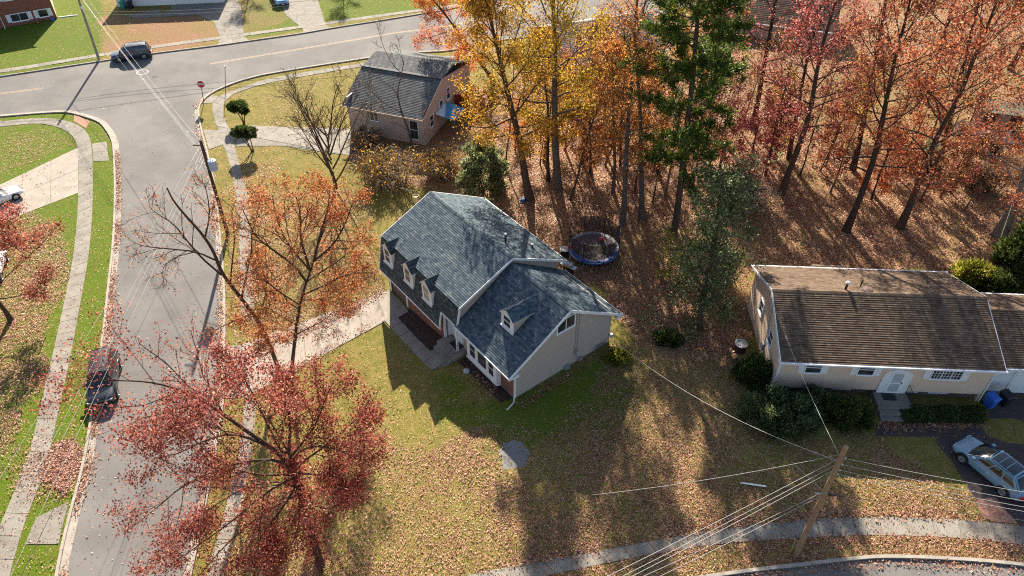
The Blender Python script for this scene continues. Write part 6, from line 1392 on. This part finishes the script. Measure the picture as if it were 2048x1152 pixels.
# tree at the left edge, street trees beyond the top edge
PD = dict(n=(7, 6), ratio=.42, leaf=26, sig=.2, ls=.15, rmin=.010, wob=.16, up=.03)
w, L, rng = tree_meshes(14, 9, .16, .22, 20, 5.4, PD, 'bark_brown', el=(0, 60), shape='oval')
place_tree('maple_tree', G(22, 640), w, L.mesh('crown', MAT['leaf_crimson'], rng), 'dark crimson tree reaching in from the left edge over the lawn', sc=1.15)
for px, v, m_, lb in (((520, -75), 3, 'leaf_gold', 'street tree beyond the top edge whose shade falls on the drives'), ((690, -80), 3, 'leaf_orange', 'street tree beyond the top edge shading the green lawn')):
    b = G(*px); place_tree('street_tree', b, VAR[v][1], VAR[v][2], lb, leafmat=m_, barkmat='bark_dark', rz=1.0, sc=.9)
# bare trees
PBR = dict(n=(9, 8), ratio=.45, leaf=.35, sig=.15, ls=.16, rmin=.014, wob=.14, up=.07)
w, L, rng = tree_meshes(15, 13, .15, .2, 0, 1, PBR, 'bark_brown', trunk=walk(np.random.default_rng(2), (0, 0, 0), (-.12, .05, 1), 7.5, 8, .05, .02), limbs=[(walk(np.random.default_rng(50 + k), (0, 0, .4 + .45 * k), (math.cos(k * 2.2), .7 * math.sin(k * 2.2), 1.25), 8.0 - .3 * k, 7, .09, .05), .08, .015) for k in range(11)])
place_tree('bare_tree', G(672, 372), w, L.mesh('crown', MAT['leaf_rust'], rng), 'bare many-stemmed tree in front of the driveway of the grey-roofed house', sc=1.12)
PB2 = dict(PBR, n=(4, 4), leaf=.15, ratio=.5, rmin=.018)
b = G(824, 290); Y0 = b[1]
tk = smoothline(L_([(824, 290), (818, 262), (803, 225), (797, 200), (795, 180), (803, 150), (808, 120)], .5), 2)
limbs = [(L_([(797, 200), (790, 180), (770, 165), (745, 150), (730, 140)], .5), .05, .012), (L_([(803, 225), (765, 205), (740, 180), (720, 165), (690, 150)], -.5), .06, .012), (L_([(808, 150), (785, 130), (765, 90), (757, 60)], 1.0), .045, .012), (L_([(808, 130), (800, 100), (797, 75)], .5), .03, .01), (L_([(765, 207), (745, 170), (735, 150)], .3), .03, .01), (L_([(818, 262), (790, 245), (750, 240), (700, 225)], -.6), .04, .012)]
w, L, rng = tree_meshes(16, 8, .13, .5, 0, 1, PB2, 'bark_grey', trunk=tk, limbs=limbs); place_tree('bare_tree', b, w, L.mesh('crown', MAT['leaf_rust'], rng), 'sparse bare tree reaching in front of the grey shingle roof')
# weeping brush thicket
def thicket(px, n, hh, rad, leafm, bark, leaves, label, seed, ls=.2, spread=1.0, name='brush_shrub', h0=0):
    rng = np.random.default_rng(seed); W = Wood(); Lf = Leaves()
    for k in range(n):
        az = rng.uniform(0, 6.28); R_ = rad * math.sqrt(rng.random()) * spread; top = hh * rng.uniform(.5, 1); o_ = V3([rng.normal(0, rad * .25), rng.normal(0, rad * .25), 0])
        t = np.linspace(0, 1, 8)[:, None]; d = V3([math.cos(az), math.sin(az), 0]); pts = o_ + d * R_ * t ** 1.2 + V3([0, 0, 1]) * (top * (1 - (1 - 1.5 * t) ** 2) * .95 + .05) + rng.normal(0, .07, (8, 3)) * t
        W.tube(pts, np.linspace(.028, .008, 8), 3)
        for j in range(3): q, dq = at(pts, rng.uniform(.3, .95)); W.tube(walk(rng, q, dq + rng.normal(0, .6, 3), rng.uniform(.4, 1.1), 3, .2, -.05), np.linspace(.012, .005, 4), 3)
        m_ = rng.poisson(leaves)
        if m_: tt = rng.uniform(.3, 1, m_); Lf.add(np.array([at(pts, x)[0] for x in tt]) + rng.normal(0, .15, (m_, 3)), ls, .5 + rng.normal(0, .2))
    e = empty(name, G(*px), label, 'shrub')
    for nm, me_ in (('stem', W.mesh('wood', MAT[bark])), ('foliage', Lf.mesh('foliage', MAT[leafm], rng))): o = bpy.data.objects.new(nm, me_); COL.objects.link(o); o.parent = e
thicket((770, 362), 330, 2.6, 3.6, 'leaf_amber', 'bark_pale', 7, 'sprawling brush of pale bare stems with yellow leaves behind the blue-roofed house', 21)
thicket((885, 350), 240, 2.4, 2.6, 'leaf_amber', 'bark_pale', 10, 'yellowing brush thicket left of the holly', 22)
thicket((735, 300), 160, 2.0, 2.2, 'leaf_rust', 'bark_brown', 3, 'dark brush below the front wall of the grey-roofed house', 23)
thicket((1475, 410), 300, 2.8, 2.9, 'leaf_green', 'bark_pale', 1.0, 'pale grey leafless brush pile in the woods right of the pine', 24)
thicket((1440, 560), 200, 3.2, 1.7, 'leaf_lime', 'bark_pale', 6, 'bare pale branches tangled over the ivy-covered tree', 25)
thicket((1955, 375), 200, 2.0, 2.6, 'leaf_rust', 'bark_brown', 6, 'rusty thicket below the garden shed', 26)
def shrub(px, rx, ry, rz, n, ls, leafm, label, seed, h0=0.0, name='shrub', lumps=.2, aspect=.6, upd=.5, cat='shrub', parent=None, org=None):
    rng = np.random.default_rng(seed); b = G(*px) if org is None else org; Lf = Leaves(); W = Wood()
    nc = int(26 + 16 * (rx + ry)); cs = .30 * min(rx, ry, rz) ** .6
    cd = rng.normal(0, 1, (nc, 3)); cd[:, 2] = np.abs(cd[:, 2]) - .15; cd /= np.linalg.norm(cd, axis=1)[:, None]
    cr = rng.uniform(1 - 1.6 * lumps, 1.0 + lumps * .6, nc); cc = cd * cr[:, None] * V3([rx - cs * .6, ry - cs * .6, rz - cs * .6]) + V3([0, 0, h0 + rz * .16]); ct = rng.normal(.5, .16, nc)
    i = rng.integers(0, nc, n); loc = rng.normal(0, 1, (n, 3)); loc /= np.linalg.norm(loc, axis=1)[:, None]; loc *= rng.uniform(.35, 1.1, (n, 1))
    p = cc[i] + loc * cs * V3([1.15, 1.15, .9]); p[:, 2] = np.maximum(p[:, 2], .03 + .1 * rng.random(n))
    dd = cd[i] * .7 + loc * .8 + V3([0, 0, upd]); dd /= np.linalg.norm(dd, axis=1)[:, None]
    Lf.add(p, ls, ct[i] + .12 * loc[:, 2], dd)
    for k in range(7): a = k * .9; W.tube(walk(rng, (0, 0, -.05), (.6 * math.cos(a), .6 * math.sin(a), 1), (rz + h0) * .9, 4, .1, 0), np.linspace(.05, .015, 5), 5)
    e = empty(name, b, label, cat)
    for nm, me_ in (('stem', W.mesh('wood', MAT['bark_brown'])), ('foliage', Lf.mesh('foliage', MAT[leafm], rng, aspect))): o = bpy.data.objects.new(nm, me_); COL.objects.link(o); o.parent = e
    return e
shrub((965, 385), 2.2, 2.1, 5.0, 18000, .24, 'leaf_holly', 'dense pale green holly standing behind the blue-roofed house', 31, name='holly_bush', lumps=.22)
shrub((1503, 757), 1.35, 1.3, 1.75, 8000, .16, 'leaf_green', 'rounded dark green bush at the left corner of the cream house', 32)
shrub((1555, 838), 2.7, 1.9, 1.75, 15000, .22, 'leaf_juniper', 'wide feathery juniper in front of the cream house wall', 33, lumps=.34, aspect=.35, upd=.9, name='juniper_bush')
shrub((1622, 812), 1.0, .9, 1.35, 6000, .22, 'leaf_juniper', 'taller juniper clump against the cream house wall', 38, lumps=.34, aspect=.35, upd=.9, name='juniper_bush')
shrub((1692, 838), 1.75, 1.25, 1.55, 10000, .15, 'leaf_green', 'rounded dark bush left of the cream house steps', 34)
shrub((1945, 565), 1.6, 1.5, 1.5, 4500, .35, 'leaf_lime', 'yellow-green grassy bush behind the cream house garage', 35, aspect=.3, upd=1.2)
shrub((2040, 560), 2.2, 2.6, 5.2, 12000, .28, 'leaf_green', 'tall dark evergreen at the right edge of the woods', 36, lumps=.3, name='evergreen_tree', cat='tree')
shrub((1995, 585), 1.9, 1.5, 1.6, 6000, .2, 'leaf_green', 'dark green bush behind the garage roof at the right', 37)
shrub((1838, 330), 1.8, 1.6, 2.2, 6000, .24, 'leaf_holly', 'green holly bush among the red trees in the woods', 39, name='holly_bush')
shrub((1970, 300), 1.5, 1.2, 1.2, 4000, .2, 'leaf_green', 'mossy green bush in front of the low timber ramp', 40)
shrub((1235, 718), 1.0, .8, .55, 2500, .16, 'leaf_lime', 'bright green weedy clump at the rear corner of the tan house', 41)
shrub((1335, 680), 1.0, .8, .6, 2500, .2, 'leaf_green', 'low evergreen tuft on the leaf litter right of the tan house', 42)
shrub((735, 262), 1.1, .8, 1.3, 3000, .18, 'leaf_green', 'dark evergreen bush under the front wall of the grey-roofed house', 43)
shrub((1050, 700), 0.01, .01, .01, 10, .01, 'leaf_green', 'x', 1) if False else None
# low hedge
rng = np.random.default_rng(44); Lf = Leaves(); W = Wood(); b = G(1880, 832); e = empty('low_hedge', b, 'long low dark hedge in front of the brick base of the cream house', 'hedge')
n = 12000; p = np.stack([rng.uniform(-2.75, 2.75, n), rng.normal(0, .36, n).clip(-.62, .62), rng.uniform(.02, .62, n) ** .6], -1); p[:, 2] *= (1 - .5 * (p[:, 1] / .65) ** 2) * (.85 + .25 * np.sin(p[:, 0] * 3)); Lf.add(p, .13, .4)
for k in range(14): W.tube(walk(rng, (-2.5 + .38 * k, 0, -.03), (rng.normal(0, .3), rng.normal(0, .3), 1), .6, 3, .1, 0), np.linspace(.03, .01, 4), 4)
for nm, me_ in (('stem', W.mesh('wood', MAT['bark_brown'])), ('foliage', Lf.mesh('foliage', MAT['leaf_green'], rng))): o = bpy.data.objects.new(nm, me_); COL.objects.link(o); o.parent = e
# ivy-covered tree and climbing ivy
rng = np.random.default_rng(45); W = Wood(); Lf = Leaves(); b = G(1398, 660); Y0 = b[1]
tk = smoothline(L_([(1398, 660), (1405, 600), (1420, 530), (1432, 460), (1440, 400), (1448, 340)], 2.5), 2); W.tube(tk, np.linspace(.26, .08, len(tk)), 8)
for k in range(64):
    t = rng.uniform(.03, .98); q, d = at(tk, t); c = q + V3([rng.normal(0, 1.05), rng.normal(0, .9), rng.normal(0, .4)]) * (1.25 - .6 * t); c[2] = max(c[2], .3)
    m_ = rng.integers(70, 190); Lf.add(c + rng.normal(0, 1, (m_, 3)) * V3([.42, .42, .34]) * rng.uniform(.7, 1.4), .19, rng.uniform(.2, .75))
for k in range(75):
    q, d = at(tk, rng.uniform(.2, 1)); pts = walk(rng, q, (rng.normal(), rng.normal(), rng.uniform(-.2, .8)), rng.uniform(1.2, 3.8), 5, .2, .0); W.tube(pts, np.linspace(.035, .008, 6), 3)
    if k % 3: m_ = rng.integers(6, 26); Lf.add(pts[1:].repeat(m_, 0) + rng.normal(0, .28, (5 * m_, 3)), .2, rng.uniform(.2, .9))
place_tree('ivy_tree', b, W.mesh('wood', MAT['bark_brown']), Lf.mesh('crown', MAT['leaf_ivy'], rng), 'ivy-smothered tree standing between the tan and the cream house')
# yellow sapling left of it
PY_ = dict(n=(5, 4), ratio=.5, leaf=5, sig=.15, ls=.2, rmin=.008, wob=.2, up=.0)
w, L, rng = tree_meshes(46, 4.2, .05, .15, 12, 2.6, PY_, 'bark_brown', el=(0, 40), shape='vase'); place_tree('sapling', G(1352, 575), w, L.mesh('crown', MAT['leaf_lime'], rng), 'thin sapling with sparse yellow-green leaves right of the trampoline')
# clipped topiary pair by the corner walk
for (bp, puffs, lb, sd) in (((489, 247), (((478, 213), .75), ((464, 214), .55), ((487, 220), .5)), 'clipped cloud-pruned evergreen nearer the main street', 51), ((503, 303), (((482, 263), .68), ((499, 265), .66), ((471, 264), .42)), 'clipped cloud-pruned evergreen beside the side street driveway', 52)):
    b = G(*bp); e = empty('topiary_shrub', b, lb, 'shrub', 'clipped corner evergreens'); W = Wood(); Lf = Leaves(); rng = np.random.default_rng(sd)
    for (px, r_) in puffs:
        c = PY(*px, b[1] + rng.uniform(-.3, .3)) - b; mid = c * V3([.35, .35, .55]) + rng.normal(0, .06, 3)
        W.tube(smoothline([V3([rng.normal(0, .08), rng.normal(0, .05), -.05]), mid, c], 2), np.linspace(.07, .03, 8 if False else len(smoothline([c, c, c], 2))), 6)
        d = rng.normal(0, 1, (3200, 3)); d /= np.linalg.norm(d, axis=1)[:, None]; d[:, 2] *= .78
        Lf.add(c + d * r_ * (1 + .16 * np.sin(d @ np.array([5., 4, 3]) + r_ * 20) + .1 * np.sin(d @ np.array([-9., 6, 8])))[:, None] * rng.uniform(.7, 1.08, (3200, 1)), .14, .45, d)
    for nm, me_ in (('stem', W.mesh('wood', MAT['bark_brown'])), ('foliage', Lf.mesh('foliage', MAT['leaf_green'], rng))): o = bpy.data.objects.new(nm, me_); COL.objects.link(o); o.parent = e
# ------------------------------------------------------------------ fallen leaves
def scatter(n, seed):
    rng = np.random.default_rng(seed); out = []
    got = 0
    while got < n:
        px = rng.uniform(-60, 2110, 200000); py = rng.uniform(-10, 1210, 200000)
        u = (px - 1024) / F; v = (py - 576) / F; dz = -ST - v * CT; dy = CT - v * ST
        z = np.zeros_like(px)
        for _ in range(4):
            t = (z - H) / dz; x = u * t; z = -1 + np.clip((x + 9.5) / 8.5, 0, 1) ** 2 * (3 - 2 * np.clip((x + 9.5) / 8.5, 0, 1))
        t = (z - H) / dz; x = u * t; y = dy * t
        _, l, _ = zones(x, y); onroad = inpoly(x, y, road_w[0]) | inpoly(x, y, road_w[1])
        paved = np.zeros(len(x), bool)
        for Q_ in PAVED: paved |= inpoly(x, y, Q_)
        pr_ = np.where(onroad, .004 + .010 * vnoise(x, y, .3), np.where(paved, .03 + .05 * l, l ** 1.6))
        # even density on the ground, a little more where the picture shows leaves larger
        k = rng.random(len(x)) < pr_
        out.append(np.stack([x[k], y[k], z[k] + np.where(onroad[k], .02, .05)], -1)); got += k.sum()
    return np.vstack(out)[:n], rng
def litter(name, P, rng, m_, size, label):
    n = len(P); a = rng.uniform(0, 6.28, n); s = size * rng.lognormal(-.12, .38, n).clip(.4, 1.9)
    d = np.stack([np.cos(a), np.sin(a), rng.normal(0, .28, n)], -1); nn = rng.normal(0, .38, (n, 3)); nn[:, 2] += 1; w = np.cross(d, nn); w /= np.linalg.norm(w, axis=1)[:, None]; u = np.cross(w, d)
    mid = P + d * (s * .5)[:, None]; curl = rng.uniform(.02, .3, n)
    V = np.stack([P + u * (s * curl)[:, None], mid - w * (s * .33)[:, None] + u * (s * curl * .3)[:, None], P + d * s[:, None] + u * (s * curl)[:, None], mid + w * (s * .33)[:, None]], 1).reshape(-1, 3)
    c4 = np.ones((n, 4, 4), np.float32); c4[:, :, 0] = rng.random(n)[:, None]; c4[:, :, 1] = rng.random(n)[:, None]
    o = bpy.data.objects.new(name, mesh_np(name, V, np.arange(4 * n).reshape(-1, 4), MAT[m_], c4.reshape(-1, 4))); COL.objects.link(o); tag(o, label, 'leaves', kind='stuff')
P, rng = scatter(460000, 9)
red = P[:, 0] < -19; wd = inpoly(P[:, 0], P[:, 1], wpoly(WOODS)) & ~red
litter('fallen_leaves', P[~red & ~wd], rng, 'litter', .078, 'tan and brown fallen leaves strewn over the lawns')
litter('fallen_leaves', P[wd], rng, 'litter_wood', .105, 'pinkish brown fallen leaves covering the woodland floor')
litter('fallen_leaves', P[red], rng, 'litter_red', .092, 'reddish fallen leaves on the green lawns left of the side street')
# gutter drifts along the side street and piles
rng = np.random.default_rng(77); Pg = []
for line, n, sd, off in ((ROADL[8:], 9000, .16, .22), (ROADR[2:17], 5000, .16, .2), ([(60, 905), (80, 950), (110, 930), (120, 990), (140, 960), (150, 900)], 3000, .9, 0), (BOTC[2:], 2500, .2, -.3), ([(1000, 1138), (1104, 1117), (1206, 1098), (1342, 1074), (1420, 1058), (1509, 1050), (1641, 1035), (1734, 1031), (1847, 1033), (1959, 1040)], 3200, .22, .15), ([(1226, 1125), (1320, 1109), (1427, 1089), (1539, 1082), (1660, 1075), (1847, 1074), (2048, 1092)], 2600, .22, -.15), ([(1760, 855), (1830, 850), (1900, 848), (1960, 845)], 1800, .3, 0), ([(1040, 815), (1120, 765), (1200, 715), (1240, 690)], 900, .18, 0), ([(500, 690), (583, 680), (647, 648), (717, 614), (770, 584)], 2600, .3, .2), ([(495, 798), (560, 752), (633, 714), (733, 652)], 1500, .25, -.1), ([(900, 700), (930, 735), (990, 790)], 700, .3, 0)):
    Q = resample(smoothline([G(*p)[:2] for p in line]), n=400); i = rng.integers(0, 400, n); q = offset(Q, off)[i] if off else Q[i]
    m_ = vnoise(q[:, 0], q[:, 1], .5) + rng.normal(0, .12, len(q)) > .34; q = q[m_] + rng.normal(0, sd, (m_.sum(), 2)); Pg.append(np.stack([q[:, 0], q[:, 1], Tv(q[:, 0]) + .04 + rng.random(len(q)) * .05], -1))
litter('fallen_leaves', np.vstack(Pg), rng, 'litter', .10, 'drifts of fallen leaves along the kerbs and gutters')
